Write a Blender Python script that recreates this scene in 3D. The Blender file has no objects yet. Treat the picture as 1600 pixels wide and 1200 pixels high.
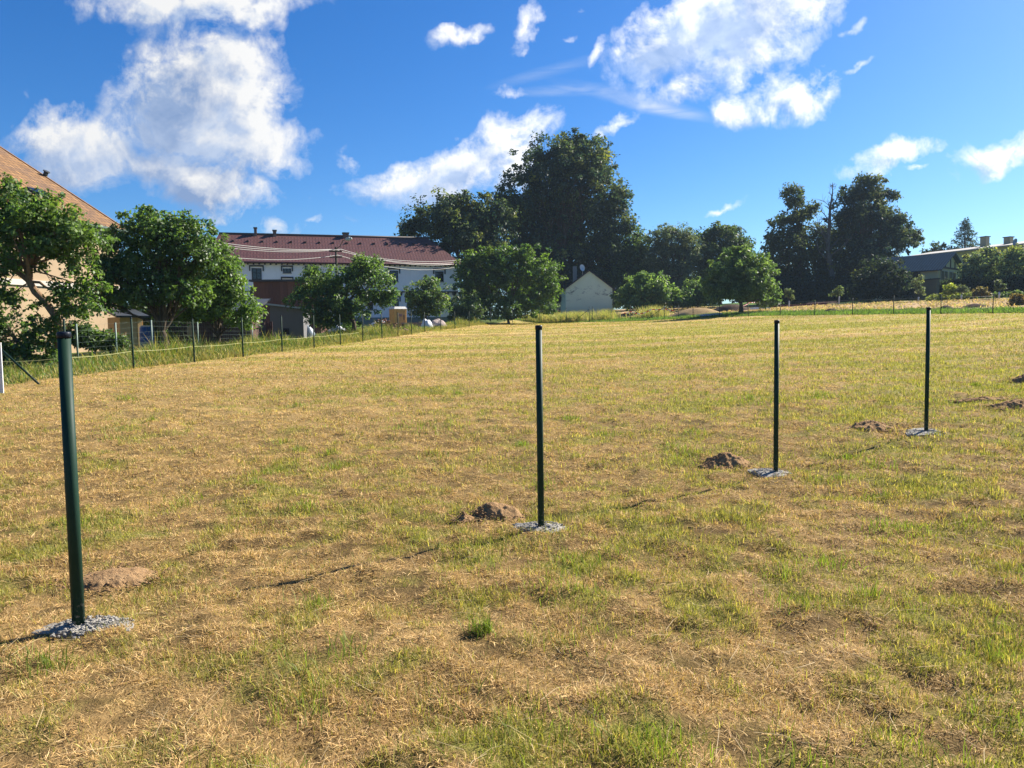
import bpy, math, random
import numpy as np
from mathutils import Vector

scn = bpy.context.scene
COL = scn.collection
R = math.radians
rng = np.random.default_rng(7)
random.seed(7)

# ------------------------------------------------------------------ camera model
EYE = np.array([0.0, 0.0, 1.55])
PITCH, ROLL = R(3.66), 0.0143
_f = np.array([0, math.cos(PITCH), -math.sin(PITCH)])
_r0 = np.array([1.0, 0, 0]); _u0 = np.array([0, math.sin(PITCH), math.cos(PITCH)])
_r = _r0 * math.cos(ROLL) - _u0 * math.sin(ROLL)
_u = _u0 * math.cos(ROLL) + _r0 * math.sin(ROLL)

def ray(px, py):
    return _f + _r * (px - 800) / 1200 - _u * (py - 600) / 1200

def at(px, py, Y):
    d = ray(px, py)
    return EYE + d * (Y / d[1])

cam_d = bpy.data.cameras.new('camera')
cam_d.sensor_width = 36; cam_d.lens = 27.0
cam_d.clip_start = 0.05; cam_d.clip_end = 3000
cam = bpy.data.objects.new('camera', cam_d); COL.objects.link(cam)
from mathutils import Matrix
m = Matrix.Identity(4)
for i in range(3):
    m[i][0] = _r[i]; m[i][1] = _u[i]; m[i][2] = -_f[i]; m[i][3] = EYE[i]
cam.matrix_world = m
scn.camera = cam

# ------------------------------------------------------------------ noise
def _hash(ix, iy, s):
    h = (ix.astype(np.int64) * 374761393 + iy.astype(np.int64) * 668265263 + s * 982451653) & 0xffffffff
    h = ((h ^ (h >> 13)) * 1274126177) & 0xffffffff
    return ((h ^ (h >> 16)) & 0xffff) / 65535.0

def vnoise(x, y, s=0):
    ix = np.floor(x); iy = np.floor(y); fx = x - ix; fy = y - iy
    fx = fx * fx * (3 - 2 * fx); fy = fy * fy * (3 - 2 * fy)
    a = _hash(ix, iy, s); b = _hash(ix + 1, iy, s); c = _hash(ix, iy + 1, s); d = _hash(ix + 1, iy + 1, s)
    return (a * (1 - fx) + b * fx) * (1 - fy) + (c * (1 - fx) + d * fx) * fy

def fbm(x, y, s=0, o=4):
    t = 0; a = 0.5; n = 0
    for k in range(o):
        t = t + a * vnoise(x * 2 ** k + 17.3 * k, y * 2 ** k - 9.1 * k, s + k); n += a; a *= 0.5
    return t / n

# ------------------------------------------------------------------ terrain height: thin plate through points read off the photo
_cp = [(123, 985, 4.11), (846, 828, 6.0), (1212, 742, 7.93), (1447, 676, 9.72), (800, 1200, 2.66), (1600, 1185, 2.72), (0, 1215, 2.66),
       (209, 577, 22), (304, 566, 25.2), (380, 558, 28.3), (441, 550, 31.5), (491, 544, 34.7), (532, 539, 37.8), (597, 529, 44.2), (643, 523, 50.5), (689, 516, 58),
       (733, 512, 66), (801, 508, 80), (843, 505, 91), (923, 503, 82.7), (985, 502, 77.2), (1083, 497.5, 69), (1169, 494.5, 63.5), (1273, 493, 58), (1396, 491.5, 52.6), (1551, 490, 47.1),
       (1160, 489, 71), (1250, 478, 86), (1400, 473, 76), (1560, 469, 68), (1300, 470, 104), (1000, 488, 95), (920, 490, 105), (780, 501, 92),
       (600, 508, 88), (500, 516, 72), (440, 537, 55), (190, 547, 47), (100, 562, 34), (20, 585, 22), (262, 546, 32), (0, 600, 18), (665, 508, 72), (553, 520, 53),
       (1430, 457, 108), (1590, 452, 96), (640, 505, 100)]
_P = np.array([at(*c) for c in _cp])
_N = len(_P)
def _U(r2): return 0.5 * r2 * np.log(r2 + 1e-9)
_S = 20.0
_d2 = ((_P[:, None, :2] - _P[None, :, :2]) ** 2).sum(-1) / _S ** 2
_A = np.zeros((_N + 3, _N + 3))
_A[:_N, :_N] = _U(_d2) + np.eye(_N) * 0.004
_A[:_N, _N] = 1; _A[:_N, _N + 1:] = _P[:, :2] / _S
_A[_N:, :_N] = _A[:_N, _N:].T
_w = np.linalg.solve(_A, np.concatenate([_P[:, 2], np.zeros(3)]))

def ground(x, y):
    sc = np.isscalar(x) or np.ndim(x) == 0
    x = np.atleast_1d(np.asarray(x, float)); y = np.atleast_1d(np.asarray(y, float))
    sh = x.shape; x = x.ravel(); y = y.ravel()
    x = np.clip(x, -45, 85); y = np.clip(y, -1, 118)
    x = np.clip(x, -0.75 * np.abs(y) - 6, 0.75 * np.abs(y) + 6)
    z = np.empty_like(x)
    for i in range(0, len(x), 40000):
        xs, ys = x[i:i + 40000] / _S, y[i:i + 40000] / _S
        d2 = (xs[:, None] - _P[None, :, 0] / _S) ** 2 + (ys[:, None] - _P[None, :, 1] / _S) ** 2
        z[i:i + 40000] = _U(d2) @ _w[:_N] + _w[_N] + _w[_N + 1] * xs + _w[_N + 2] * ys
    return float(z[0]) if sc else z.reshape(sh)

def micro(x, y):
    a = fbm(x * 1.6, y * 1.6, 3, 3) - .5
    b = fbm(x * 5.0, y * 5.0, 11, 3) - .5
    return 0.08 * a + 0.09 * b

def gz(x, y): return float(ground(x, y))

def on_ground(px, py_hint, Y):
    p = at(px, py_hint, Y); return np.array([p[0], p[1], gz(p[0], p[1])])

# field outline: left fence line, back fence line, front row of new posts
L0 = np.array([-10.85, 22.0]); LD = np.array([0.15, 0.9887]); LN = np.array([-0.9887, 0.15])
B0 = np.array([16.3, 69.0]); BD = np.array([0.515, -0.857]); BN = np.array([0.857, 0.515])
def dl(x, y): return (x - L0[0]) * LN[0] + (y - L0[1]) * LN[1]
def db(x, y): return (x - B0[0]) * BN[0] + (y - B0[1]) * BN[1]

def rows(x, y):
    """streaks left by the mower, 0..1"""
    ang = .10; u = x * math.cos(ang) + y * math.sin(ang); v = -x * math.sin(ang) + y * math.cos(ang)
    return np.clip(.5 + 1.1 * (fbm(u * .045, v * .8, 171, 3) - .5) + .7 * (fbm(u * .12, v * 2.3, 175, 2) - .5), 0, 1)

def green_amount(x, y):
    """share of living grass among the straw, 0..1"""
    g = .85 * (fbm(x * .8 + 3, y * .8, 21, 4) - .5) + 1.35 * (fbm(x * 4.2, y * 4.2, 31, 3) - .5)
    ang = 0.12
    u = x * math.cos(ang) + y * math.sin(ang); v = -x * math.sin(ang) + y * math.cos(ang)
    st = fbm(u * .05, v * .55, 41, 3) - .5
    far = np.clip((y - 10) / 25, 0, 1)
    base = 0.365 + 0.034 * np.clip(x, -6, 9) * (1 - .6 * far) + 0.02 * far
    return np.clip(base + g * (1 - .35 * far) + 1.5 * st * far + .1 * st, 0, 1)

# ------------------------------------------------------------------ mesh builders
def link(o, parent=None):
    COL.objects.link(o)
    if parent is not None: o.parent = parent
    return o

def np_mesh(name, V, loops, starts, totals, mat, parent=None, col=None, smooth=False):
    me = bpy.data.meshes.new(name)
    me.vertices.add(len(V)); me.vertices.foreach_set('co', np.ascontiguousarray(V, np.float32).ravel())
    me.loops.add(len(loops)); me.loops.foreach_set('vertex_index', np.ascontiguousarray(loops, np.int32))
    me.polygons.add(len(starts)); me.polygons.foreach_set('loop_start', np.ascontiguousarray(starts, np.int32))
    if smooth: me.polygons.foreach_set('use_smooth', np.ones(len(starts), bool))
    me.update(calc_edges=True)
    if col is not None:
        a = me.color_attributes.new('tint', 'FLOAT_COLOR', 'POINT')
        c4 = np.ones((len(V), 4), np.float32); c4[:, :3] = col
        a.data.foreach_set('color', c4.ravel())
    me.materials.append(mat)
    o = bpy.data.objects.new(name, me)
    return link(o, parent)

class MB:
    """collects simple shapes; build() links them as one mesh object with metre-scale UVs"""
    def __init__(s): s.v = []; s.f = []; s.sm = []
    def add(s, vs, fs, smooth=False):
        b = len(s.v); s.v += [tuple(map(float, p)) for p in vs]
        for f in fs: s.f.append([b + i for i in f]); s.sm.append(smooth)
        return s
    def box(s, x0, x1, y0, y1, z0, z1):
        v = [(x0, y0, z0), (x1, y0, z0), (x1, y1, z0), (x0, y1, z0), (x0, y0, z1), (x1, y0, z1), (x1, y1, z1), (x0, y1, z1)]
        return s.add(v, [(0, 3, 2, 1), (4, 5, 6, 7), (0, 1, 5, 4), (1, 2, 6, 5), (2, 3, 7, 6), (3, 0, 4, 7)])
    def hexa(s, b4, t4):
        return s.add(list(b4) + list(t4), [(0, 3, 2, 1), (4, 5, 6, 7), (0, 1, 5, 4), (1, 2, 6, 5), (2, 3, 7, 6), (3, 0, 4, 7)])
    def slab(s, quad, th):
        """a plate: the given outline (counter-clockwise from outside) thickened inwards"""
        q = [np.array(p, float) for p in quad]
        n = np.cross(q[1] - q[0], q[2] - q[0]); n /= np.linalg.norm(n)
        k = len(q); lo = [p - n * th for p in q]
        return s.add(q + lo, [tuple(range(k)), tuple(range(2 * k - 1, k - 1, -1))] + [(i, i + k, (i + 1) % k + k, (i + 1) % k) for i in range(k)])
    def tube(s, pts, rad, n=8, cap=True):
        pts = [np.array(p, float) for p in pts]
        if np.isscalar(rad): rad = [rad] * len(pts)
        vs = []; fs = []
        ref = None
        for i, p in enumerate(pts):
            t = pts[min(i + 1, len(pts) - 1)] - pts[max(i - 1, 0)]
            t /= (np.linalg.norm(t) + 1e-12)
            if ref is None:
                ref = np.cross(t, (0, 0, 1) if abs(t[2]) < .9 else (1, 0, 0))
            ref = ref - t * ref.dot(t); ref /= (np.linalg.norm(ref) + 1e-12)
            b = np.cross(t, ref)
            for k in range(n):
                a = 2 * math.pi * k / n
                vs.append(p + rad[i] * (ref * math.cos(a) + b * math.sin(a)))
        for i in range(len(pts) - 1):
            for k in range(n):
                fs.append((i * n + k, i * n + (k + 1) % n, (i + 1) * n + (k + 1) % n, (i + 1) * n + k))
        s.add(vs, fs, True)
        if cap:
            b = len(s.v) - len(vs)
            s.f.append([b + k for k in range(n)][::-1]); s.sm.append(False)
            s.f.append([b + (len(pts) - 1) * n + k for k in range(n)]); s.sm.append(False)
        return s
    def lump(s, c, r, seed=0, n=6):
        """small uneven stone"""
        q = random.Random(seed); vs = [(c[0], c[1], c[2] + r[2] * q.uniform(.7, 1))]; fs = []
        for j, (zz, rr) in enumerate(((.5, .85), (-.2, 1.0))):
            for k in range(n):
                a = 2 * math.pi * (k + .5 * j) / n; e = q.uniform(.75, 1.2)
                vs.append((c[0] + r[0] * rr * e * math.cos(a), c[1] + r[1] * rr * e * math.sin(a), c[2] + r[2] * zz * q.uniform(.7, 1.2)))
        for k in range(n): fs.append((0, 1 + k, 1 + (k + 1) % n))
        for k in range(n): fs.append((1 + k, 1 + n + k, 1 + n + (k + 1) % n, 1 + (k + 1) % n))
        fs.append(tuple(1 + n + k for k in range(n))[::-1])
        return s.add(vs, fs)
    def build(s, name, mat, parent=None, bevel=0):
        me = bpy.data.meshes.new(name); me.from_pydata(s.v, [], s.f)
        for p, q in zip(me.polygons, s.sm): p.use_smooth = q
        uv = me.uv_layers.new(name='UVMap'); V = np.array(s.v)
        for p in me.polygons:
            n = np.array(p.normal)
            if abs(n[2]) > .999: ux, vy = np.array([1, 0, 0.]), np.array([0, 1, 0.])
            else:
                ux = np.array([-n[1], n[0], 0]); ux /= np.linalg.norm(ux); vy = np.cross(n, ux)
            for li, vi in zip(p.loop_indices, p.vertices):
                uv.data[li].uv = (V[vi] @ ux, V[vi] @ vy)
        me.materials.append(mat)
        o = bpy.data.objects.new(name, me); link(o, parent)
        if bevel:
            b = o.modifiers.new('bevel', 'BEVEL'); b.width = bevel; b.segments = 2; b.limit_method = 'ANGLE'
        return o

def tag(o, label=None, cat=None, group=None, kind=None):
    if label: o['label'] = label
    if cat: o['category'] = cat
    if group: o['group'] = group
    if kind: o['kind'] = kind
    return o

def thing(name, label, cat, loc=(0, 0, 0), rz=0, group=None):
    o = bpy.data.objects.new(name, None); o.location = tuple(map(float, loc)); o.rotation_euler = (0, 0, rz)
    o.empty_display_size = .2
    link(o); return tag(o, label, cat, group)

def copy_tree(o, parent=None):
    c = o.copy(); COL.objects.link(c); c.parent = parent
    for ch in list(o.children): copy_tree(ch, c)
    return c

# ------------------------------------------------------------------ materials
class NT:
    def __init__(s, mat):
        mat.use_nodes = True; s.t = mat.node_tree; s.t.nodes.clear()
        s.out = s.n('ShaderNodeOutputMaterial')
    def n(s, typ, **kw):
        nd = s.t.nodes.new(typ)
        for k, v in kw.items(): setattr(nd, k, v)
        return nd
    def l(s, a, b): s.t.links.new(a, b)
    def val(s, sock, v):
        if hasattr(v, 'is_output'): s.l(v, sock)
        else: sock.default_value = v
    def mix(s, f, a, b, bt='MIX'):
        m_ = s.n('ShaderNodeMix', data_type='RGBA', blend_type=bt)
        s.val(m_.inputs[0], f)
        for i, c in ((6, a), (7, b)):
            if isinstance(c, (tuple, list)): c = (*c[:3], 1)
            s.val(m_.inputs[i], c)
        return m_.outputs[2]
    def math(s, op, a, b=0.0, c=0.0):
        m_ = s.n('ShaderNodeMath', operation=op)
        s.val(m_.inputs[0], a); s.val(m_.inputs[1], b); s.val(m_.inputs[2], c); return m_.outputs[0]
    def noise(s, vec, scale, detail=4, rough=.55, dist=0.0, dim='3D'):
        q = s.n('ShaderNodeTexNoise', noise_dimensions=dim)
        if vec is not None: s.l(vec, q.inputs['Vector'])
        q.inputs['Scale'].default_value = scale; q.inputs['Detail'].default_value = detail
        q.inputs['Roughness'].default_value = rough; q.inputs['Distortion'].default_value = dist
        return q.outputs['Fac']
    def ramp(s, f, a, b, lo=0., hi=1.):
        q = s.n('ShaderNodeMapRange'); q.clamp = True; s.val(q.inputs[0], f)
        for i, v in ((1, a), (2, b), (3, lo), (4, hi)): s.val(q.inputs[i], v)
        return q.outputs[0]
    def mapping(s, vec, scale=(1, 1, 1), rot=(0, 0, 0), loc=(0, 0, 0)):
        q = s.n('ShaderNodeMapping'); s.l(vec, q.inputs[0])
        q.inputs['Scale'].default_value = scale; q.inputs['Rotation'].default_value = rot; q.inputs['Location'].default_value = loc
        return q.outputs[0]

def principled(nt, color, rough=.7, spec=.3, metallic=0., bump=None, bd=.02, bs=.5):
    b = nt.n('ShaderNodeBsdfPrincipled')
    if isinstance(color, (tuple, list)): color = (*color[:3], 1)
    nt.val(b.inputs['Base Color'], color); nt.val(b.inputs['Roughness'], rough)
    b.inputs['Specular IOR Level'].default_value = spec; b.inputs['Metallic'].default_value = metallic
    if bump is not None:
        q = nt.n('ShaderNodeBump'); q.inputs['Strength'].default_value = bs; q.inputs['Distance'].default_value = bd
        nt.l(bump, q.inputs['Height']); nt.l(q.outputs[0], b.inputs['Normal'])
    nt.l(b.outputs[0], nt.out.inputs[0]); return b

def obj_coord(nt): return nt.n('ShaderNodeTexCoord').outputs['Object']
def uv_coord(nt): return nt.n('ShaderNodeTexCoord').outputs['UV']

def mottled(name, c1, c2, scale=3., rough=.75, spec=.3, bump=.01, stretch=(1, 1, 1), metallic=0., c3=None, s3=.6):
    """two-tone worn surface"""
    mt = bpy.data.materials.new(name); nt = NT(mt)
    v = nt.mapping(obj_coord(nt), stretch)
    n1 = nt.noise(v, scale, 6, .6); n2 = nt.noise(v, scale * 6, 4, .6)
    c = nt.mix(nt.ramp(n1, .35, .68), c1, c2)
    c = nt.mix(nt.ramp(n2, .3, .75, 0., .35), c, tuple(x * .6 for x in c1))
    if c3: c = nt.mix(nt.ramp(nt.noise(v, scale * s3, 5, .65, 1.0), .56, .66), c, c3)
    principled(nt, c, rough, spec, metallic, n2, bump, .6)
    return mt

def bald(x, y):
    """thin spots where the cut grass shows the soil"""
    return np.clip((fbm(x * 6.5, y * 6.5, 141, 3) - .63) / .06, 0, 1)

def leaf_mat(name, trans=.35, gloss=.02, rough=.6, tcol=1.6):
    mt = bpy.data.materials.new(name); nt = NT(mt)
    a = nt.n('ShaderNodeAttribute', attribute_name='tint')
    d = nt.n('ShaderNodeBsdfDiffuse'); nt.l(a.outputs['Color'], d.inputs[0])
    t = nt.n('ShaderNodeBsdfTranslucent')
    tc = nt.mix(1., a.outputs['Color'], (tcol, tcol * 1.05, tcol * .55), 'MULTIPLY'); nt.l(tc, t.inputs[0])
    m1 = nt.n('ShaderNodeMixShader'); m1.inputs[0].default_value = trans
    nt.l(d.outputs[0], m1.inputs[1]); nt.l(t.outputs[0], m1.inputs[2])
    g = nt.n('ShaderNodeBsdfGlossy'); g.inputs['Roughness'].default_value = rough
    m2 = nt.n('ShaderNodeMixShader'); m2.inputs[0].default_value = gloss
    nt.l(m1.outputs[0], m2.inputs[1]); nt.l(g.outputs[0], m2.inputs[2])
    nt.l(m2.outputs[0], nt.out.inputs[0]); return mt
SKY_SAT = 1.38; SKY_STR = 0.050; CLOUD_STR = 0.47; EXPOSURE = 1.4; GRASS = 1.9; HAZE = 0.00016; LEAF_GAIN = 1.32
# ------------------------------------------------------------------ light and sky
SUN_AZ = np.array([0.82, 0.575]); SUN_AZ /= np.linalg.norm(SUN_AZ); SUN_EL = R(35)
sd = np.array([SUN_AZ[0] * math.cos(SUN_EL), SUN_AZ[1] * math.cos(SUN_EL), math.sin(SUN_EL)])
sl = bpy.data.lights.new('sun', 'SUN'); sl.energy = 5.0; sl.angle = R(.5); sl.color = (1, .93, .82)
so = bpy.data.objects.new('sun', sl); COL.objects.link(so)
so.rotation_euler = Vector(tuple(-sd)).to_track_quat('-Z', 'Y').to_euler()

W = bpy.data.worlds.new('World'); scn.world = W; W.use_nodes = True
wt = W.node_tree; wt.nodes.clear()
class WN(NT):
    def __init__(s, tree): s.t = tree

# cloud field: soft ellipses on the sky direction (x/y, z/y), broken up by noise
CL = [  # px, py, rx, ry, turn (deg, clockwise on the photo), weight
    (315, 155, 122, 95, -20, 1.6), (385, 150, 64, 90, 0, 1.35), (285, 75, 50, 45, 0, .8), (330, 215, 130, 50, 8, 1.4), (300, 285, 105, 42, 14, 1.3), (420, 238, 58, 18, -4, .75),
    (125, 235, 95, 48, 5, 1.25), (190, 225, 40, 50, 0, .6), (95, 262, 80, 35, 10, .7), (150, 285, 70, 22, 5, .45),
    (310, 5, 165, 34, 0, 1.1), (240, -5, 60, 22, 0, .5), (440, 25, 24, 28, 0, .5),
    (722, 60, 42, 15, -22, .65), (816, 34, 17, 40, 32, .7), (875, 52, 14, 9, 0, .3), (910, 18, 14, 8, 0, .3),
    (735, 250, 122, 40, -30, 1.35), (795, 222, 34, 48, 0, .8), (640, 285, 88, 30, -8, 1.1), (790, 262, 58, 44, 0, 1.0), (620, 310, 30, 9, 0, .5),
    (546, 247, 20, 26, 10, .5), (488, 345, 24, 8, -20, .3), (425, 360, 48, 11, 0, .6), (490, 303, 11, 7, 0, .3),
    (1075, 55, 115, 60, -25, 1.35), (1180, 25, 120, 64, -25, 1.5), (1150, 90, 85, 45, -20, 1.05), (1225, 40, 60, 75, 30, .8), (1085, 130, 90, 24, -22, .8), (1010, 90, 40, 40, -40, .7),
    (1235, 155, 75, 32, -12, .95), (1140, 172, 34, 24, 10, .75), (1290, 145, 34, 22, -28, .7), (1345, 110, 26, 9, -32, .5), (1330, 35, 24, 10, -35, .35),
    (930, 85, 13, 34, 28, .55), (803, 130, 24, 11, 0, .5), (960, 197, 38, 11, -24, .62), (1148, 328, 36, 9, -22, .5),
    (1405, 238, 68, 24, -12, .95), (1435, 272, 24, 7, -10, .5), (1560, 238, 80, 26, -22, .9), (1545, 268, 34, 14, -30, .55), (40, 150, 16, 20, 0, .22), (20, 195, 40, 10, 10, .22),
    (520, 395, 70, 8, 0, .22), (560, 350, 60, 10, 5, .2)]
CIR = [(1000, 158, 95, 9, 14, .5), (900, 140, 70, 7, -2, .38), (870, 108, 75, 7, -14, .33), (1030, 172, 50, 7, 12, .4)]

def cloud_group():
    g = bpy.data.node_groups.new('cloud_density', 'ShaderNodeTree')
    g.interface.new_socket('UV', in_out='INPUT', socket_type='NodeSocketVector')
    g.interface.new_socket('Density', in_out='OUTPUT', socket_type='NodeSocketFloat')
    nt = WN(g); gi = nt.n('NodeGroupInput'); go = nt.n('NodeGroupOutput')
    uv = gi.outputs[0]
    # warp the outlines
    w = nt.n('ShaderNodeTexNoise', noise_dimensions='2D'); w.inputs['Scale'].default_value = 9; w.inputs['Detail'].default_value = 5; w.inputs['Roughness'].default_value = .6
    nt.l(uv, w.inputs['Vector'])
    sub = nt.n('ShaderNodeVectorMath', operation='SUBTRACT'); nt.l(w.outputs['Color'], sub.inputs[0]); sub.inputs[1].default_value = (.5, .5, .5)
    sc = nt.n('ShaderNodeVectorMath', operation='SCALE'); nt.l(sub.outputs[0], sc.inputs[0]); sc.inputs['Scale'].default_value = .075
    ad = nt.n('ShaderNodeVectorMath', operation='ADD'); nt.l(uv, ad.inputs[0]); nt.l(sc.outputs[0], ad.inputs[1])
    def blobs(src, lst):
        tot = None
        sp = nt.n('ShaderNodeSeparateXYZ'); nt.l(src, sp.inputs[0])
        for (px, py, rx, ry, tn, wt_) in lst:
            p = at(px, py, 1.0); c = (p[0], p[2] - EYE[2])
            # the running total rides along in z so that the ellipses are evaluated one after another
            cb = nt.n('ShaderNodeCombineXYZ'); nt.l(sp.outputs[0], cb.inputs[0]); nt.l(sp.outputs[1], cb.inputs[1])
            if tot is not None: nt.l(tot, cb.inputs[2])
            mp = nt.n('ShaderNodeMapping', vector_type='TEXTURE'); nt.l(cb.outputs[0], mp.inputs[0])
            mp.inputs['Location'].default_value = (c[0], c[1], 0); mp.inputs['Rotation'].default_value = (0, 0, R(-tn))
            mp.inputs['Scale'].default_value = (rx / 1200, ry / 1200, 1e6)
            ln = nt.n('ShaderNodeVectorMath', operation='LENGTH'); nt.l(mp.outputs[0], ln.inputs[0])
            v = nt.ramp(ln.outputs['Value'], 0.0, 1.45, wt_, 0.)
            tot = v if tot is None else nt.math('SMOOTH_MAX', tot, v, .06)
        return tot
    b = blobs(ad.outputs[0], CL)
    mp = nt.mapping(uv, (1, 1, 1), (0, 0, R(-18)))
    n1 = nt.noise(mp, 14, 9, .62, .35, '2D')
    n2 = nt.noise(nt.mapping(uv, (1, 1.0, 1), (0, 0, R(20))), 42, 6, .62, .2, '2D')
    e = nt.math('ADD', nt.math('MULTIPLY', nt.math('SUBTRACT', n1, .5), 1.45), nt.math('MULTIPLY', nt.math('SUBTRACT', n2, .5), .70))
    d = nt.math('SUBTRACT', nt.math('ADD', b, nt.math('MULTIPLY', e, nt.ramp(b, .03, .40))), .22)
    nt.l(d, go.inputs[0])
    return g, blobs

cg, _blobs = cloud_group()
wn = WN(wt)
out = wn.n('ShaderNodeOutputWorld')
dirn = wn.n('ShaderNodeTexCoord').outputs['Generated']
sx = wn.n('ShaderNodeSeparateXYZ'); wn.l(dirn, sx.inputs[0])
yy = wn.math('MAXIMUM', sx.outputs[1], .05)
cu = wn.n('ShaderNodeCombineXYZ'); wn.l(wn.math('DIVIDE', sx.outputs[0], yy), cu.inputs[0]); wn.l(wn.math('DIVIDE', sx.outputs[2], yy), cu.inputs[1])
uvw = cu.outputs[0]
def dens(off):
    q = wn.n('ShaderNodeGroup', node_tree=cg)
    if off is None: wn.l(uvw, q.inputs[0])
    else:
        a_ = wn.n('ShaderNodeVectorMath', operation='ADD'); wn.l(uvw, a_.inputs[0]); a_.inputs[1].default_value = (*off, 0); wn.l(a_.outputs[0], q.inputs[0])
    return q.outputs[0]
d0 = dens(None); d1 = dens((.020, .016)); d2_ = dens((.055, .042))
front = wn.ramp(sx.outputs[1], .05, .15)
alpha = wn.math('MULTIPLY', wn.ramp(d0, -.06, .52), front)
thick = wn.math('ADD', wn.math('MULTIPLY', wn.ramp(d1, 0., 1.7), .9), wn.math('MULTIPLY', wn.ramp(d2_, 0., 1.7), 1.1))
lit = wn.math('POWER', 2.718, wn.math('MULTIPLY', thick, -2.3))
rim = wn.math('MULTIPLY', wn.math('SUBTRACT', d0, d1), .85)
lit = wn.math('ADD', wn.ramp(lit, .06, .85), rim)
bil = wn.noise(wn.mapping(uvw, (1, 1.35, 1), (0, 0, R(25))), 15, 7, .62, .5, '2D')
lit = wn.math('ADD', lit, wn.math('MULTIPLY', wn.math('SUBTRACT', bil, .5), .85))
lit = wn.ramp(lit, 0., 1.)
shade = wn.mix(wn.ramp(wn.noise(wn.mapping(uvw, (1, 1.2, 1), (0, 0, R(25))), 8, 6, .6, .4, '2D'), .34, .66), (.27, .40, .67), (.56, .68, .90))
ccol0 = wn.mix(lit, shade, (1.0, 1.0, 1.0))
glow = wn.ramp(sx.outputs[0], -.35, .12, .74, 1.04)
ccol = wn.mix(1., ccol0, glow, 'MULTIPLY')
# thin high streaks
st = None
for (px, py, rx, ry, tn, w_) in CIR:
    p = at(px, py, 1.0)
    mp = wn.n('ShaderNodeMapping', vector_type='TEXTURE'); wn.l(uvw, mp.inputs[0])
    mp.inputs['Location'].default_value = (p[0], p[2] - EYE[2], 0); mp.inputs['Rotation'].default_value = (0, 0, R(-tn)); mp.inputs['Scale'].default_value = (rx / 1200, ry / 1200, 1)
    ln = wn.n('ShaderNodeVectorMath', operation='LENGTH'); wn.l(mp.outputs[0], ln.inputs[0])
    v = wn.ramp(ln.outputs['Value'], 0, 1.6, w_, 0)
    st = v if st is None else wn.math('ADD', st, v)
stn = wn.noise(wn.mapping(uvw, (6, 30, 1), (0, 0, R(10))), 1.5, 6, .6, .6, '2D')
st = wn.math('MULTIPLY', wn.math('MULTIPLY', st, wn.ramp(stn, .25, .7)), front)
sky = wn.n('ShaderNodeTexSky', sky_type='NISHITA'); sky.sun_disc = False
sky.sun_elevation = SUN_EL; sky.sun_rotation = math.atan2(SUN_AZ[0], SUN_AZ[1]); sky.altitude = 300; sky.air_density = 1.0; sky.dust_density = .6; sky.ozone_density = 2.2
hs = wn.n('ShaderNodeHueSaturation'); hs.inputs['Saturation'].default_value = SKY_SAT; hs.inputs['Value'].default_value = .88
wn.l(sky.outputs[0], hs.inputs['Color'])
tint = wn.mix(1., hs.outputs[0], (.70, .97, 1.28), 'MULTIPLY')
bg1 = wn.n('ShaderNodeBackground'); wn.l(tint, bg1.inputs[0]); bg1.inputs[1].default_value = SKY_STR
bg2 = wn.n('ShaderNodeBackground'); wn.l(ccol, bg2.inputs[0]); bg2.inputs[1].default_value = CLOUD_STR
bg3 = wn.n('ShaderNodeBackground'); bg3.inputs[0].default_value = (.9, .95, 1, 1); bg3.inputs[1].default_value = CLOUD_STR * .8
ms0 = wn.n('ShaderNodeMixShader'); wn.l(st, ms0.inputs[0]); wn.l(bg1.outputs[0], ms0.inputs[1]); wn.l(bg3.outputs[0], ms0.inputs[2])
ms = wn.n('ShaderNodeMixShader'); wn.l(alpha, ms.inputs[0]); wn.l(ms0.outputs[0], ms.inputs[1]); wn.l(bg2.outputs[0], ms.inputs[2])
wn.l(ms.outputs[0], out.inputs[0])
W.cycles.sampling_method = 'NONE'

vs_ = scn.view_settings; vs_.view_transform = 'Standard'; vs_.look = 'None'; vs_.gamma = 1; vs_.use_curve_mapping = False; vs_.exposure = EXPOSURE
# ------------------------------------------------------------------ ground: one sheet from behind the camera to the horizon
STRAW = np.array([[.59, .385, .155], [.45, .285, .11], [.70, .495, .235], [.56, .39, .16], [.37, .225, .095]])
GREEN = np.array([[.22, .225, .04], [.31, .29, .06], [.17, .18, .035], [.44, .36, .095]])

def field_color(x, y):
    g = green_amount(x, y)
    n = fbm(x * 2.3, y * 2.3, 61, 4)[:, None]; far = np.clip((y - 6) / 30, 0, 1)[:, None]
    ang = .12
    sw = fbm((x * math.cos(ang) + y * math.sin(ang)) * .04, (-x * math.sin(ang) + y * math.cos(ang)) * .9, 71, 3)[:, None]
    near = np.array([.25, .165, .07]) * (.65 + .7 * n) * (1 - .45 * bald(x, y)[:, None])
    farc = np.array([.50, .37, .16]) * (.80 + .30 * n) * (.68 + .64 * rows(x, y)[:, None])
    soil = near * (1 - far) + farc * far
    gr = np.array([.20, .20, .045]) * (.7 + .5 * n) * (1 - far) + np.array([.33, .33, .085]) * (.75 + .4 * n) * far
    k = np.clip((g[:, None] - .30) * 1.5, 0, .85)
    return soil * (1 - k) + gr * k

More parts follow.
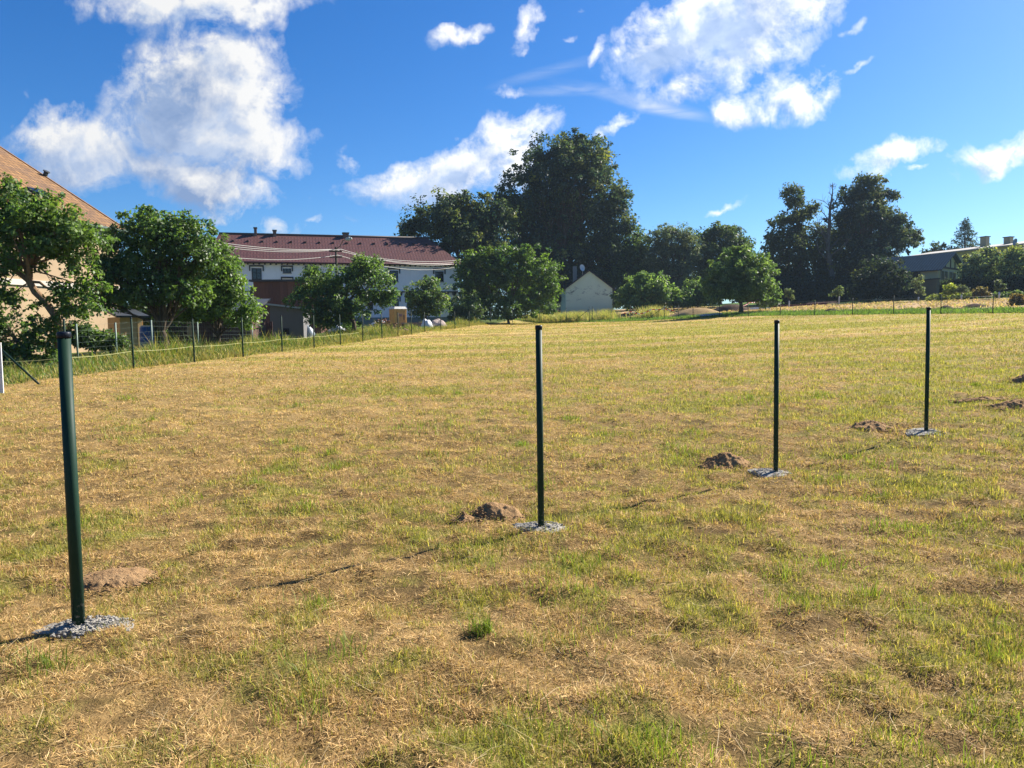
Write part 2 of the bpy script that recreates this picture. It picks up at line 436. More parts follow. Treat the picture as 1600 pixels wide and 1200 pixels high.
def zone_color(x, y):
    c = field_color(x, y)
    n = fbm(x * 1.1, y * 1.1, 81, 4)[:, None]
    a = np.clip(dl(x, y) + .5 * (fbm(x, y, 85, 2) - .5), 0, .6)[:, None] / .6      # beyond the left fence: weeds over dark soil
    c = c * (1 - a) + np.array([.075, .105, .03]) * (.6 + .8 * n) * a
    d = db(x, y) + 1.2 * (fbm(x * .5, y * .5, 86, 3) - .5)
    b = np.clip(d - .2, 0, .7)[:, None] / .7                                       # green strip past the back fence
    c = c * (1 - b) + np.array([.10, .17, .035]) * (.7 + .6 * n) * b
    right = np.clip((x - 3) / 4, 0, 1)
    e = (np.clip((d - 5.0) / 1.5, 0, 1) * right * np.clip((30 - d) / 5, 0, 1))[:, None]      # hay laid out further back
    c = c * (1 - e) + np.array([.42, .29, .16]) * (.65 + .7 * n) * e
    f = np.clip((y - 135) / 20, 0, 1)[:, None]
    return c * (1 - f) + np.array([.09, .13, .035]) * f

nr, nc = 620, 560
tt = np.linspace(0, 1, nr); yv = -9 + 9.5 * ((620 + 9) / 9.5) ** tt - .5
uu = np.linspace(-1.45, 1.45, nc)
YY, UU = np.meshgrid(yv, uu, indexing='ij'); XX = UU * (np.maximum(YY, 0) + 7)
x, y = XX.ravel(), YY.ravel()
inside = (np.clip(-dl(x, y) * 2, 0, 1) * np.clip(-db(x, y) * 2, 0, 1))
z = ground(x, y) + micro(x, y) * (.35 + .65 * inside) * np.clip((140 - y) / 20, 0, 1)
V = np.stack([x, y, z], 1)
idx = np.arange(nr * nc).reshape(nr, nc)
q = np.stack([idx[:-1, :-1], idx[:-1, 1:], idx[1:, 1:], idx[1:, :-1]], -1).reshape(-1, 4)
mt = bpy.data.materials.new('meadow_ground'); nt = NT(mt)
a = nt.n('ShaderNodeAttribute', attribute_name='tint'); oc = obj_coord(nt)
n1 = nt.noise(oc, 9, 6, .7); n2 = nt.noise(oc, 55, 4, .7); n3 = nt.noise(nt.mapping(oc, (1, 2.5, 1)), 2.2, 5, .65)
c = nt.mix(nt.ramp(n1, .3, .75, 0., .55), a.outputs['Color'], nt.mix(1., a.outputs['Color'], (.50, .46, .42), 'MULTIPLY'))
c = nt.mix(nt.ramp(n2, .5, .75, 0., .45), c, nt.mix(1., a.outputs['Color'], (1.45, 1.4, 1.3), 'MULTIPLY'))
c = nt.mix(nt.ramp(n3, .5, .7, 0., .35), c, nt.mix(1., a.outputs['Color'], (.7, .85, .55), 'MULTIPLY'))
bh = nt.math('ADD', nt.math('MULTIPLY', n1, 1.0), nt.math('MULTIPLY', n2, .35))
principled(nt, c, .95, .05, 0, bh, .05, .9)
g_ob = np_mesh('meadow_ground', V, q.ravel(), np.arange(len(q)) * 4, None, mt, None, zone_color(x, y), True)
tag(g_ob, 'gently rising mown meadow ground of dry straw and green patches', 'ground', kind='structure')

# bare patches where nothing grows (concrete footings and soil heaps)
BARE = []

def blades(name, x, y, L, W_, lean, az, col, curl, mat, base=None):
    """grass blades: two-segment strips rooted on the ground"""
    n = len(x)
    z = ground(x, y) + (micro(x, y) if base is None else base) - .004
    d = np.stack([np.cos(az), np.sin(az), np.zeros(n)], 1)
    up = np.array([0, 0, 1.0])
    s = np.stack([-np.sin(az + curl), np.cos(az + curl), np.zeros(n)], 1)
    tw = rng.uniform(-1, 1, n)[:, None]
    s = s + up * tw * .5; s /= np.linalg.norm(s, axis=1)[:, None]
    p0 = np.stack([x, y, z], 1)
    l2 = np.clip(lean + .25 + .25 * rng.random(n), 0, 1.54)
    m_ = p0 + (d * np.sin(lean)[:, None] + up * np.cos(lean)[:, None]) * (L * .55)[:, None]
    t = m_ + (d * np.sin(l2)[:, None] + up * np.cos(l2)[:, None]) * (L * .45)[:, None] + s * (rng.normal(0, .12, n) * L)[:, None]
    hw = (W_ / 2)[:, None]
    V = np.empty((n, 5, 3), np.float32)
    V[:, 0] = p0 - s * hw; V[:, 1] = p0 + s * hw; V[:, 2] = m_ + s * hw * .85; V[:, 3] = m_ - s * hw * .85; V[:, 4] = t
    b = np.arange(n)[:, None] * 5
    lp = np.concatenate([b + np.array([[0, 1, 2, 3]]), b + np.array([[3, 2, 4]])], 1)
    st_ = (np.arange(n)[:, None] * 7 + np.array([[0, 4]])).ravel()
    c = np.repeat(col[:, None, :], 5, 1)
    return np_mesh(name, V.reshape(-1, 3), lp.ravel(), st_, None, mat, None, c.reshape(-1, 3))

def clear_of_bare(x, y):
    k = np.ones(len(x), bool)
    for (cx, cy, r1, r2) in BARE:
        k &= ((x - cx) / r1) ** 2 + ((y - cy) / r2) ** 2 > .8 + .5 * rng.random(len(x))
    return k

def make_grass():
    straw_m = leaf_mat('straw', .30, .02, .6, 1.15); grass_m = leaf_mat('green_grass_blade', .40, .02, .6, 1.3)
    # number of blades per square metre falls with distance while they get wider
    K = 7000 * GRASS
    def sample(y0, y1, dens_f):
        ys = np.linspace(y0, y1, 4000); half = .80 * ys + 2.2
        pdf = dens_f(ys) * 2 * half; cdf = np.cumsum(pdf); n = int(cdf[-1] * (ys[1] - ys[0])); cdf /= cdf[-1]
        yy_ = np.interp(rng.random(n), cdf, ys); xx_ = rng.uniform(-1, 1, n) * (.80 * yy_ + 2.2)
        return xx_, yy_
    def df(y): return np.where(y < 4, K, K * (4 / np.maximum(y, 4)) ** 1.85)
    x, y = sample(1.3, 92, df)
    k = (dl(x, y) < .1) & (db(x, y) < .1) & clear_of_bare(x, y)
    x, y = x[k], y[k]
    k = rng.random(len(x)) > .8 * bald(x, y) * np.clip((30 - y) / 15, 0, 1); x, y = x[k], y[k]
    g = green_amount(x, y)
    isg = rng.random(len(x)) < np.clip(g * 1.15 - .20, .04, .85)
    far = np.clip(y / 4, 1, 30)
    # clumpiness: taller and more upright in tufts
    tuft = fbm(x * 3.1, y * 3.1, 91, 3)
    for nm, mk, mat, pal, lab in (('dry_grass', ~isg, straw_m, STRAW, 'cut dry straw coloured grass stubble covering the mown field'),
                                  ('green_grass', isg, grass_m, GREEN, 'short living green grass growing in patches among the straw')):
        xs, ys, fs, ts = x[mk], y[mk], far[mk], tuft[mk]; n = len(xs)
        col = pal[rng.integers(0, len(pal), n)] * rng.uniform(.45, 1.55, n)[:, None]
        fl = np.clip((ys - 8) / 40, 0, 1)[:, None]
        col = col * (1 - .35 * fl) + pal.mean(0) * .35 * fl
        col = col * (1 - fl + fl * (.68 + .64 * rows(xs, ys))[:, None])
        az = rng.uniform(0, 2 * math.pi, n)
        if nm == 'dry_grass':
            flat = rng.random(n) < np.clip(.86 - 1.1 * (ts - .5), .5, .97)
            lean = np.where(flat, rng.uniform(1.05, 1.5, n), rng.uniform(.1, 1.0, n))
            L = np.where(flat, rng.uniform(.022, .08, n), rng.uniform(.016, .052, n)) * (.6 + .8 * ts)
            w = rng.uniform(.0015, .0034, n)
        else:
            lean = rng.uniform(.05, .95, n); L = rng.uniform(.022, .07, n) * (.4 + 1.2 * ts); w = rng.uniform(.0018, .004, n)
        s = fs ** .8
        o = blades(nm, xs, ys, L * fs ** .22, w * s * 1.0, lean, az, col, rng.normal(0, .4, n), mat)
        tag(o, lab, 'grass', kind='stuff')
    # long pale loose stalks on top
    n = 1700
    ys = 2.0 + 12 * rng.random(n) ** 1.6; xs = rng.uniform(-1, 1, n) * (.72 * ys + 1)
    k = clear_of_bare(xs, ys); xs, ys = xs[k], ys[k]; n = len(xs)
    o = blades('loose_straw', xs, ys, rng.uniform(.08, .24, n), rng.uniform(.0016, .0032, n), rng.uniform(1.28, 1.52, n), rng.uniform(0, 6.28, n),
               np.array([.62, .48, .27]) * rng.uniform(.7, 1.1, n)[:, None], rng.normal(0, .3, n), straw_m, micro(xs, ys) + .025)
    tag(o, 'long pale loose stalks lying over the cut grass', 'straw', kind='stuff')
    # bright taller tufts
    X, Y_ = [], []
    for i in range(150):
        ty = 2.2 + 13 * random.random() ** 1.4; tx = random.uniform(-.7, .75) * ty + random.uniform(0, .4)
        if green_amount(np.array([tx]), np.array([ty]))[0] < .42: continue
        m2 = random.randint(30, 90); rr = random.uniform(.04, .14)
        X.append(tx + rng.normal(0, rr, m2)); Y_.append(ty + rng.normal(0, rr, m2))
    for (px, py, m2, rr) in ((70, 1035, 150, .08), (755, 990, 160, .035), (1400, 830, 200, .12), (1300, 880, 160, .1), (470, 800, 120, .12), (650, 690, 300, .4), (1180, 660, 200, .3)):
        d = ray(px, py); s_ = -EYE[2] / d[2]; p = EYE + d * s_
        X.append(p[0] + rng.normal(0, rr, m2)); Y_.append(p[1] + rng.normal(0, rr, m2))
    xs = np.concatenate(X); ys = np.concatenate(Y_); n = len(xs)
    o = blades('green_tuft', xs, ys, rng.uniform(.05, .13, n), rng.uniform(.0025, .005, n) * np.clip(ys / 4, 1, 4) ** .6, rng.uniform(.02, .75, n), rng.uniform(0, 6.28, n),
               np.array([.19, .25, .035]) * rng.uniform(.6, 1.3, n)[:, None], rng.normal(0, .4, n), grass_m)
    tag(o, 'bright green grass tufts standing above the cut straw', 'grass', kind='stuff')

def tall_weeds():
    wm = leaf_mat('tall_weed_blade', .4, .02, .6, 1.4)
    n = 110000
    t = rng.random(n) ** .8 * 62 - 5; off = .15 + 5.5 * rng.random(n) ** 1.3
    x = L0[0] + LD[0] * t + LN[0] * off; y = L0[1] + LD[1] * t + LN[1] * off
    k = (fbm(x * .8, y * .8, 5, 3) > .36) | (off < 1.2); x, y, off, t = x[k], y[k], off[k], t[k]; n = len(x)
    h = np.clip(.5 + 1.5 * (fbm(x * .6, y * .6, 15, 3) - .5), 0, 1)
    L = (.12 + 1.25 * np.clip(h - .12, 0, 1) ** 2 * rng.random(n)) * np.clip(.45 + off * .55, .5, 1.15)
    pal = np.array([[.10, .17, .03], [.14, .20, .035], [.06, .11, .022], [.32, .26, .09], [.19, .21, .04]])
    edge = np.clip(1.4 - off, 0, 1)
    pick = np.where(rng.random(n) < .18 + .4 * edge, 3, rng.integers(0, 5, n))
    o = blades('tall_weeds', x, y, L, .010 + .018 * rng.random(n), rng.uniform(.03, 1.1, n), rng.uniform(0, 6.28, n), pal[pick] * rng.uniform(.7, 1.3, n)[:, None], rng.normal(0, .5, n), wm)
    tag(o, 'uncut yellow green weeds and tall grass along the left fence', 'weeds', kind='stuff')
    # reeds of pale dry grass before the green gable wall, and rough green strip past the back fence
    n = 9000
    cx = rng.choice([835, 862, 880, 895, 905, 945, 1020], n); px = cx + rng.normal(0, 11, n)
    Yd = 91 + rng.uniform(-3, 4, n) - .045 * (px - 840)
    x = (px - 800) / 1200 * Yd; y = Yd
    k = db(x, y) > .2; x, y = x[k], y[k]; n = len(x)
    pal = np.array([[.42, .34, .15], [.34, .33, .10], [.2, .24, .06]])
    o = blades('dry_reeds', x, y, rng.uniform(.3, 1.5, n), rng.uniform(.03, .06, n), rng.uniform(.02, .5, n), rng.uniform(0, 6.28, n), pal[rng.integers(0, 3, n)] * rng.uniform(.7, 1.25, n)[:, None], rng.normal(0, .4, n), wm)
    tag(o, 'pale dry tall grass in front of the green plastered gable', 'grass', kind='stuff')
    n = 30000
    t = rng.uniform(-32, 34, n); off = .1 + 6 * rng.random(n) ** 1.2
    x = B0[0] + BD[0] * t + BN[0] * off; y = B0[1] + BD[1] * t + BN[1] * off
    pal = np.array([[.11, .19, .035], [.16, .24, .045], [.09, .14, .03]])
    o = blades('verge_grass', x, y, rng.uniform(.08, .3, n), rng.uniform(.03, .06, n), rng.uniform(.05, .9, n), rng.uniform(0, 6.28, n), pal[rng.integers(0, 3, n)] * rng.uniform(.7, 1.25, n)[:, None], rng.normal(0, .4, n), wm)
    tag(o, 'green grass strip just past the back fence', 'grass', kind='stuff')
    n = 26000
    t = rng.uniform(-25, 34, n); off = 6 + 20 * rng.random(n)
    x = B0[0] + BD[0] * t + BN[0] * off; y = B0[1] + BD[1] * t + BN[1] * off
    k = fbm(x * .7, y * .7, 19, 3) > .42; x, y = x[k], y[k]; n = len(x)
    pal = np.array([[.45, .32, .17], [.36, .24, .13], [.5, .38, .2], [.2, .22, .07]])
    o = blades('spread_hay', x, y, rng.uniform(.1, .4, n), rng.uniform(.04, .09, n), rng.uniform(.7, 1.5, n), rng.uniform(0, 6.28, n), pal[rng.integers(0, 4, n)] * rng.uniform(.7, 1.2, n)[:, None], rng.normal(0, .4, n), wm)
    tag(o, 'pinkish hay spread over the plot behind the back fence', 'hay', kind='stuff')
# ------------------------------------------------------------------ trees
def bark_mat(name, c1, c2):
    return mottled(name, c1, c2, 5, .9, .15, .03, (3, 3, .6))
M_bark = bark_mat('bark_grey_brown', (.075, .055, .038), (.13, .10, .075))
M_bark_pale = bark_mat('bark_orange_brown', (.19, .115, .065), (.30, .20, .12))
M_bark_dead = bark_mat('bark_dead', (.10, .085, .07), (.17, .15, .13))
M_leaf = leaf_mat('leaf', .44, .035, .5, 1.7)
M_leaf_far = leaf_mat('leaf_far', .40, .025, .5, 1.7)

def leaves_mesh(name, cents, cr, npc, size, base, parent, rg, mat, out_from, flat=.75, narrow=.55, droop=0., hue=.10):
    """many small folded leaves in clusters; cents (k,3), cr (k,)"""
    k = len(cents); n = k * npc
    ci = np.repeat(np.arange(k), npc)
    g = rg.normal(0, 1, (n, 3)); g /= np.linalg.norm(g, axis=1)[:, None]; g *= (rg.random(n) ** .45)[:, None]
    p = cents[ci] + g * cr[ci][:, None] * np.array([1, 1, flat])
    p[:, 2] -= droop * (g[:, 0] ** 2 + g[:, 1] ** 2) * cr[ci]
    o = out_from[ci]; o = p - o; o /= (np.linalg.norm(o, axis=1)[:, None] + 1e-9)
    nrm = o * .40 + g * .30 + rg.normal(0, .55, (n, 3)) + np.array([0, 0, .30]); nrm /= np.linalg.norm(nrm, axis=1)[:, None]
    t = rg.normal(0, 1, (n, 3)) + np.array([0, 0, -.5]) + o * .6; t -= nrm * (t * nrm).sum(1)[:, None]; t /= np.linalg.norm(t, axis=1)[:, None]
    s = np.cross(nrm, t)
    L = size * rg.uniform(.6, 1.35, n)[:, None]; w = L * narrow * .5
    V = np.empty((n, 4, 3), np.float32)
    V[:, 0] = p; V[:, 1] = p + t * L * .5 + s * w + nrm * L * .10; V[:, 2] = p + t * L - nrm * L * .08; V[:, 3] = p + t * L * .5 - s * w + nrm * L * .10
    cc = np.array(base)[None] * LEAF_GAIN * rg.uniform(.65, 1.4, (n, 1))
    clus = rg.normal(0, 1, (k, 1))[ci]
    cc = cc * (1 + hue * 1.2 * clus) * (1 + np.array([[hue, .25 * hue, -hue]]) * clus)
    cc = np.clip(cc, .004, .8)
    c = np.repeat(cc[:, None], 4, 1).reshape(-1, 3)
    return np_mesh(name, V.reshape(-1, 3), np.arange(n * 4), np.arange(n) * 4, None, mat, parent, c)

def bend(a, b, rg, k=5, amp=.12, lift=0.):
    a = np.array(a, float); b = np.array(b, float); L = np.linalg.norm(b - a)
    o1 = rg.normal(0, amp * L, 3); pts = []
    for i in range(k + 1):
        t = i / k
        pts.append(a + (b - a) * t + o1 * math.sin(math.pi * t) + np.array([0, 0, lift * L * math.sin(math.pi * t)]) + (rg.normal(0, amp * .25 * L, 3) if 0 < i < k else 0))
    return pts

def tree(name, label, Y, base, lobes, leaf=.15, n=14000, col=(.05, .075, .02), npc=70, cr=.55, trunk_r=.16, bark=None, cat='tree', group=None,
         seed=1, mat=None, fork=.35, depth=.9, flat=.75, narrow=.55, droop=0., sub=5, stem=None, hue=.1, shell=.62, parts=('trunk', 'crown')):
    """base (px, py); lobes in photo pixels (px, py, rx, ry[, dY]) set at real distance Y"""
    rg = np.random.default_rng(seed)
    b = at(base[0], base[1], Y); bz = gz(b[0], b[1]); B = np.array([b[0], b[1], bz - .05])
    root = thing(name, label, cat, B, 0, group)
    C, Rr = [], []
    for lb in lobes:
        px, py, rx, ry = lb[:4]; dY = lb[4] if len(lb) > 4 else rg.uniform(-.35, .35) * rx / 1200 * Y
        p = at(px, py, Y + dY) - B; C.append(p); Rr.append((rx / 1200 * Y, rx / 1200 * Y * depth, ry / 1200 * Y))
    C = np.array(C); Rr = np.array(Rr)
    area = Rr[:, 0] * Rr[:, 2]; nk = max(len(lobes), n // npc)
    cents, outf, li, spr = [], [], [], []
    for i in range(len(lobes)):
        k = max(3, int(round(nk * area[i] / area.sum())))
        d = rg.normal(0, 1, (k, 3)); d /= np.linalg.norm(d, axis=1)[:, None]
        low = d[:, 2] < -.55; d[low, 2] *= .55
        rad = 1 - shell * rg.random(k) ** 1.8
        c = C[i] + d * rad[:, None] * Rr[i] * (1 + .15 * rg.normal(0, 1, (k, 1)))
        sp = rg.random(k) < .07; c[sp] = C[i] + d[sp] * Rr[i] * rg.uniform(1.05, 1.24, (int(sp.sum()), 1)); spr.append(sp)
        cents.append(c); outf += [C[i] - np.array([0, 0, .3 * Rr[i][2]])] * k; li += [i] * k
    cents = np.concatenate(cents); outf = np.array(outf); li = np.array(li)
    keep = cents[:, 2] > .15 * cr; cents, outf, li = cents[keep], outf[keep], li[keep]
    crs = cr * rg.uniform(.35, 1.1, len(cents)) * np.where(np.concatenate(spr)[keep], .45, 1.)
    cro = leaves_mesh(parts[1], cents, crs, npc, leaf, col, root, rg, mat or M_leaf, outf, flat, narrow, droop, hue)
    # trunk, limbs and twigs as one branching mesh
    mb = MB()
    top = C.mean(0); top[2] = C[:, 2].max()
    if stem is None:
        fk = np.array([top[0] * .35, top[1] * .35, max(.4, (C[:, 2].min()) * fork + .1)])
        path = bend((0, 0, 0), fk, rg, 4, .03)
    else:
        path = [(0, 0, 0)] + [tuple(at(px, py, Y) - B) for px, py in stem]; fk = np.array(path[-1])
    rr = np.linspace(trunk_r, trunk_r * .72, len(path)); rr[0] *= 1.35
    mb.tube(path, list(rr), 9)
    for i in range(len(lobes)):
        st = np.array(path[-1]) if rg.random() < .6 else np.array(path[max(1, len(path) - 2)])
        st = np.array(path[-1]) if len(path) < 3 else st
        lr = trunk_r * .62 * min(1, (area[i] / area.max()) ** .4)
        lp = bend(st, C[i] + np.array([0, 0, .2 * Rr[i][2]]), rg, 6, .07, .05)
        mb.tube(lp, list(np.linspace(lr, lr * .25, len(lp))), 7, False)
        own = np.where(li == i)[0]
        for j in rg.permutation(own)[:sub + len(own) // 6]:
            k0 = rg.integers(2, 6); s0 = lp[k0]; r0 = lr * (1 - .75 * k0 / 6) * .5
            bp = bend(s0, cents[j], rg, 4, .08)
            mb.tube(bp, list(np.linspace(r0, max(.006, r0 * .2), len(bp))), 5, False)
    mb.build(parts[0], bark or M_bark, root)
    return root

DK = (.043, .062, .034)
def make_trees():
    # --- garden trees behind the left fence
    tree('walnut_tree', 'nearest garden tree at the left edge with a leaning orange brown forked trunk', 25, (93, 580),
         [(20, 350, 62, 38), (85, 372, 62, 46), (-45, 380, 60, 60), (50, 318, 40, 22), (12, 290, 26, 20), (128, 372, 36, 28), (125, 415, 22, 24), (20, 415, 40, 16), (-20, 455, 40, 30), (120, 478, 34, 28), (-70, 430, 60, 60), (88, 335, 22, 14), (20, 462, 22, 12), (98, 352, 34, 24), (60, 390, 60, 26), (8, 320, 44, 30), (100, 455, 30, 16), (140, 450, 26, 14)],
         leaf=.14, n=24000, col=(.066, .112, .024), npc=34, cr=.32, trunk_r=.14, bark=M_bark_pale, seed=3, stem=[(90, 530), (90, 498), (70, 470), (55, 456), (46, 440), (46, 415)], shell=.8, sub=4)
    tree('garden_shrub', 'dense dark green shrub filling the corner below the leaning tree', 24.5, (45, 578), [(30, 540, 45, 40), (70, 520, 26, 40), (5, 505, 40, 35), (62, 560, 28, 26), (-40, 520, 60, 60), (15, 575, 30, 18)],
         leaf=.13, n=9000, col=(.055, .095, .022), npc=45, cr=.32, trunk_r=.05, cat='shrub', seed=4, parts=('stem', 'foliage'))
    tree('maple_tree', 'tallest left garden tree, dark and dense, with loose twigs along its top', 33, (262, 546),
         [(235, 400, 62, 52), (196, 376, 28, 24), (228, 350, 34, 26), (285, 385, 52, 42), (175, 425, 38, 42), (215, 455, 55, 36), (270, 450, 55, 42), (290, 352, 20, 18), (250, 360, 34, 26), (163, 406, 22, 18), (196, 336, 8, 9), (230, 333, 10, 9), (296, 355, 12, 12), (262, 352, 12, 16), (320, 400, 36, 40), (160, 470, 30, 26)],
         leaf=.16, n=26000, col=(.056, .098, .022), npc=36, cr=.38, trunk_r=.17, seed=5, shell=.75)
    tree('elder_bush', 'dark bush filling the gap between the tan hut and the brown shed', 44, (236, 542), [(222, 492, 22, 26), (250, 495, 26, 26), (205, 478, 18, 20), (240, 518, 30, 16)], leaf=.18, n=6000, col=(.040, .068, .020), npc=38, cr=.42, trunk_r=.05, cat='bush', seed=25, parts=('stem', 'foliage'))
    tree('plum_tree', 'bushy garden tree with sunlit right side next to the dark red barn', 36, (340, 548),
         [(325, 427, 44, 44), (356, 457, 34, 38), (335, 480, 52, 30), (388, 484, 22, 20), (344, 408, 28, 20), (300, 455, 40, 44), (366, 436, 14, 20), (322, 397, 24, 17), (300, 490, 36, 22), (348, 388, 12, 14), (385, 500, 22, 14)],
         leaf=.15, n=20000, col=(.075, .125, .026), npc=42, cr=.40, trunk_r=.13, seed=6, shell=.75)
    tree('cherry_tree', 'round crowned fruit tree in front of the white house beside the grey shed', 52, (553, 522),
         [(520, 445, 48, 34), (575, 425, 34, 26), (585, 455, 34, 32), (500, 470, 42, 30), (545, 480, 48, 26), (483, 425, 16, 8), (604, 465, 13, 26), (530, 500, 32, 18), (478, 452, 18, 18), (575, 410, 18, 10), (505, 495, 30, 18), (550, 430, 30, 24)],
         leaf=.20, n=19000, col=(.068, .112, .030), npc=40, cr=.48, trunk_r=.15, seed=7, stem=[(553, 505), (546, 492), (538, 480)], shell=.75)
    tree('apple_tree', 'small round fruit tree to the right of the yellow portable toilet', 70, (664, 507),
         [(667, 462, 30, 28), (650, 470, 18, 18), (685, 468, 17, 22), (668, 440, 16, 13), (676, 484, 24, 13), (655, 487, 16, 10)],
         leaf=.24, n=6500, col=(.062, .098, .032), npc=36, cr=.5, trunk_r=.10, seed=8, shell=.75)
    tree('hazel_bush', 'huge rounded bush with bright green sunlit lobes left of the green gable', 86, (795, 503),
         [(760, 425, 40, 34), (820, 420, 42, 36), (790, 405, 34, 24), (845, 445, 30, 36), (735, 445, 26, 34), (785, 460, 56, 34), (840, 475, 34, 24), (860, 450, 16, 24), (745, 405, 20, 16), (815, 398, 18, 16), (770, 395, 14, 10), (730, 420, 18, 20), (800, 485, 46, 18), (740, 482, 28, 20)],
         leaf=.32, n=30000, col=(.056, .096, .020), npc=40, cr=.66, trunk_r=.16, cat='bush', seed=9, shell=.7, parts=('stem', 'foliage'))
    tree('elder_bush', 'small greyish bush at the left foot of the huge rounded bush', 80, (728, 508), [(725, 478, 22, 22), (740, 490, 22, 18), (715, 492, 16, 13)],
         leaf=.26, n=4200, col=(.055, .085, .034), npc=36, cr=.55, trunk_r=.05, cat='bush', seed=10, parts=('stem', 'foliage'))
    tree('rose_bush', 'low dark garden bush behind the mesh fence, right of the leaning trunk', 29, (150, 552), [(135, 528, 24, 20), (160, 533, 24, 18), (182, 538, 18, 16), (115, 522, 18, 16)], leaf=.13, n=5200, col=(.050, .085, .022), npc=40, cr=.3, trunk_r=.03, cat='bush', seed=24, parts=('stem', 'foliage'))
    # --- tall trees behind the houses
    tree('oak_tree', 'largest tree of the scene, tall and nearly black green, behind the green gable', 114, (880, 488),
         [(890, 270, 62, 48), (930, 262, 30, 40), (860, 250, 40, 34), (905, 235, 36, 24), (845, 300, 60, 50), (925, 310, 50, 46), (810, 335, 40, 42), (960, 340, 28, 44), (880, 350, 72, 60), (830, 370, 60, 44), (940, 385, 46, 40), (880, 410, 70, 44), (790, 310, 16, 20), (968, 300, 14, 18), (890, 225, 26, 14), (820, 275, 18, 18), (930, 430, 50, 30), (840, 420, 40, 40), (890, 450, 60, 30), (930, 460, 50, 26), (850, 455, 40, 30)],
         leaf=.46, n=84000, col=DK, hue=.22, npc=44, cr=1.3, trunk_r=.7, seed=11, mat=M_leaf_far, fork=.6, shell=.7)
    tree('lime_tree', 'dark wide spreading tree rising behind the right end of the red roof', 101, (755, 490),
         [(690, 330, 42, 24), (740, 345, 44, 34), (650, 352, 24, 18), (700, 360, 46, 22), (772, 335, 34, 26), (715, 312, 24, 12), (640, 362, 16, 13), (755, 375, 44, 30), (700, 385, 30, 18), (725, 330, 20, 18), (738, 420, 30, 34), (752, 455, 34, 30), (730, 368, 34, 26, -3.0), (700, 345, 26, 20, -3.0)],
         leaf=.44, n=27000, hue=.2, col=(.047, .066, .031), npc=42, cr=1.25, trunk_r=.5, seed=12, mat=M_leaf_far, fork=.8, shell=.8)
    tree('ash_tree', 'mid green tree at the right foot of the largest dark tree', 114, (985, 485),
         [(985, 385, 32, 26), (965, 410, 34, 26), (1000, 410, 22, 28), (975, 435, 38, 22), (950, 385, 22, 18)],
         leaf=.42, n=16000, col=(.050, .078, .024), npc=40, cr=1.2, trunk_r=.3, seed=13, mat=M_leaf_far)
    tree('willow_tree', 'silvery grey green tree right of the small green house', 112, (1050, 482),
         [(1050, 378, 30, 26), (1075, 390, 18, 30), (1030, 385, 24, 24), (1055, 410, 36, 26), (1045, 362, 16, 12), (1050, 440, 36, 24), (1072, 372, 12, 10), (1020, 415, 20, 26)],
         leaf=.38, n=21000, col=(.088, .110, .062), npc=40, cr=1.1, trunk_r=.35, seed=14, mat=M_leaf_far, narrow=.35, droop=.3)
    tree('elm_tree', 'dark rounded tree behind the bright round tree near the fence', 116, (1125, 480),
         [(1125, 378, 36, 26), (1100, 400, 24, 30), (1145, 395, 26, 28), (1130, 420, 44, 34), (1110, 372, 16, 10), (1125, 362, 16, 9), (1160, 385, 14, 16), (1115, 450, 44, 22)],
         leaf=.42, n=22000, col=(.050, .074, .028), npc=42, cr=1.15, trunk_r=.35, seed=15, mat=M_leaf_far)
    tree('pear_tree', 'bright round crowned tree standing alone just past the back fence', 70.5, (1158, 491),
         [(1155, 420, 40, 32), (1180, 435, 28, 30), (1130, 440, 30, 28), (1150, 455, 44, 20), (1160, 400, 26, 16), (1118, 460, 20, 13), (1190, 460, 22, 14), (1195, 420, 14, 14), (1165, 440, 38, 30), (1198, 472, 16, 8), (1112, 446, 14, 14)],
         leaf=.27, n=22000, col=(.072, .112, .036), npc=40, cr=.62, trunk_r=.19, seed=16, shell=.75, stem=[(1158, 478), (1157, 466)])
    tree('lilac_tree', 'low rounded tree right of the green gable wall', 94, (1004, 489),
         [(1000, 455, 30, 26), (1020, 450, 22, 20), (980, 465, 20, 20), (1005, 475, 32, 13), (1003, 436, 14, 9), (1030, 462, 14, 16)],
         leaf=.32, n=11000, col=(.085, .135, .040), npc=40, cr=.75, trunk_r=.12, seed=17)
    tree('lilac_bush', 'light green bush just right of the low rounded tree', 96, (1053, 484), [(1050, 463, 20, 16), (1068, 468, 14, 14), (1040, 470, 16, 12)],
         leaf=.32, n=5200, col=(.092, .145, .036), npc=38, cr=.7, trunk_r=.06, cat='bush', seed=18, parts=('stem', 'foliage'))
    tree('birch_bush', 'bushy yellow green growth between the silvery tree and the bright round tree', 98, (1090, 482), [(1085, 455, 18, 18), (1100, 465, 18, 14), (1075, 470, 14, 10)],
         leaf=.32, n=4600, col=(.080, .12, .036), npc=38, cr=.75, trunk_r=.06, cat='bush', seed=19, parts=('stem', 'foliage'))
    # --- right group
    tree('poplar_tree', 'tall open crowned tree with sky gaps, leftmost of the right hand group', 104, (1245, 472),
         [(1240, 310, 18, 18), (1250, 335, 26, 18), (1225, 345, 22, 12), (1265, 325, 10, 12), (1235, 370, 34, 14), (1215, 378, 18, 16), (1240, 395, 42, 22), (1225, 425, 34, 34), (1255, 430, 34, 34), (1270, 390, 20, 22), (1275, 365, 18, 16), (1205, 400, 12, 24), (1235, 296, 10, 9), (1250, 455, 40, 18), (1215, 452, 26, 20)],
         leaf=.38, n=21000, col=(.056, .070, .032), npc=34, cr=1.0, trunk_r=.4, seed=20, mat=M_leaf_far, shell=.9, stem=[(1246, 430), (1250, 390), (1248, 350)])
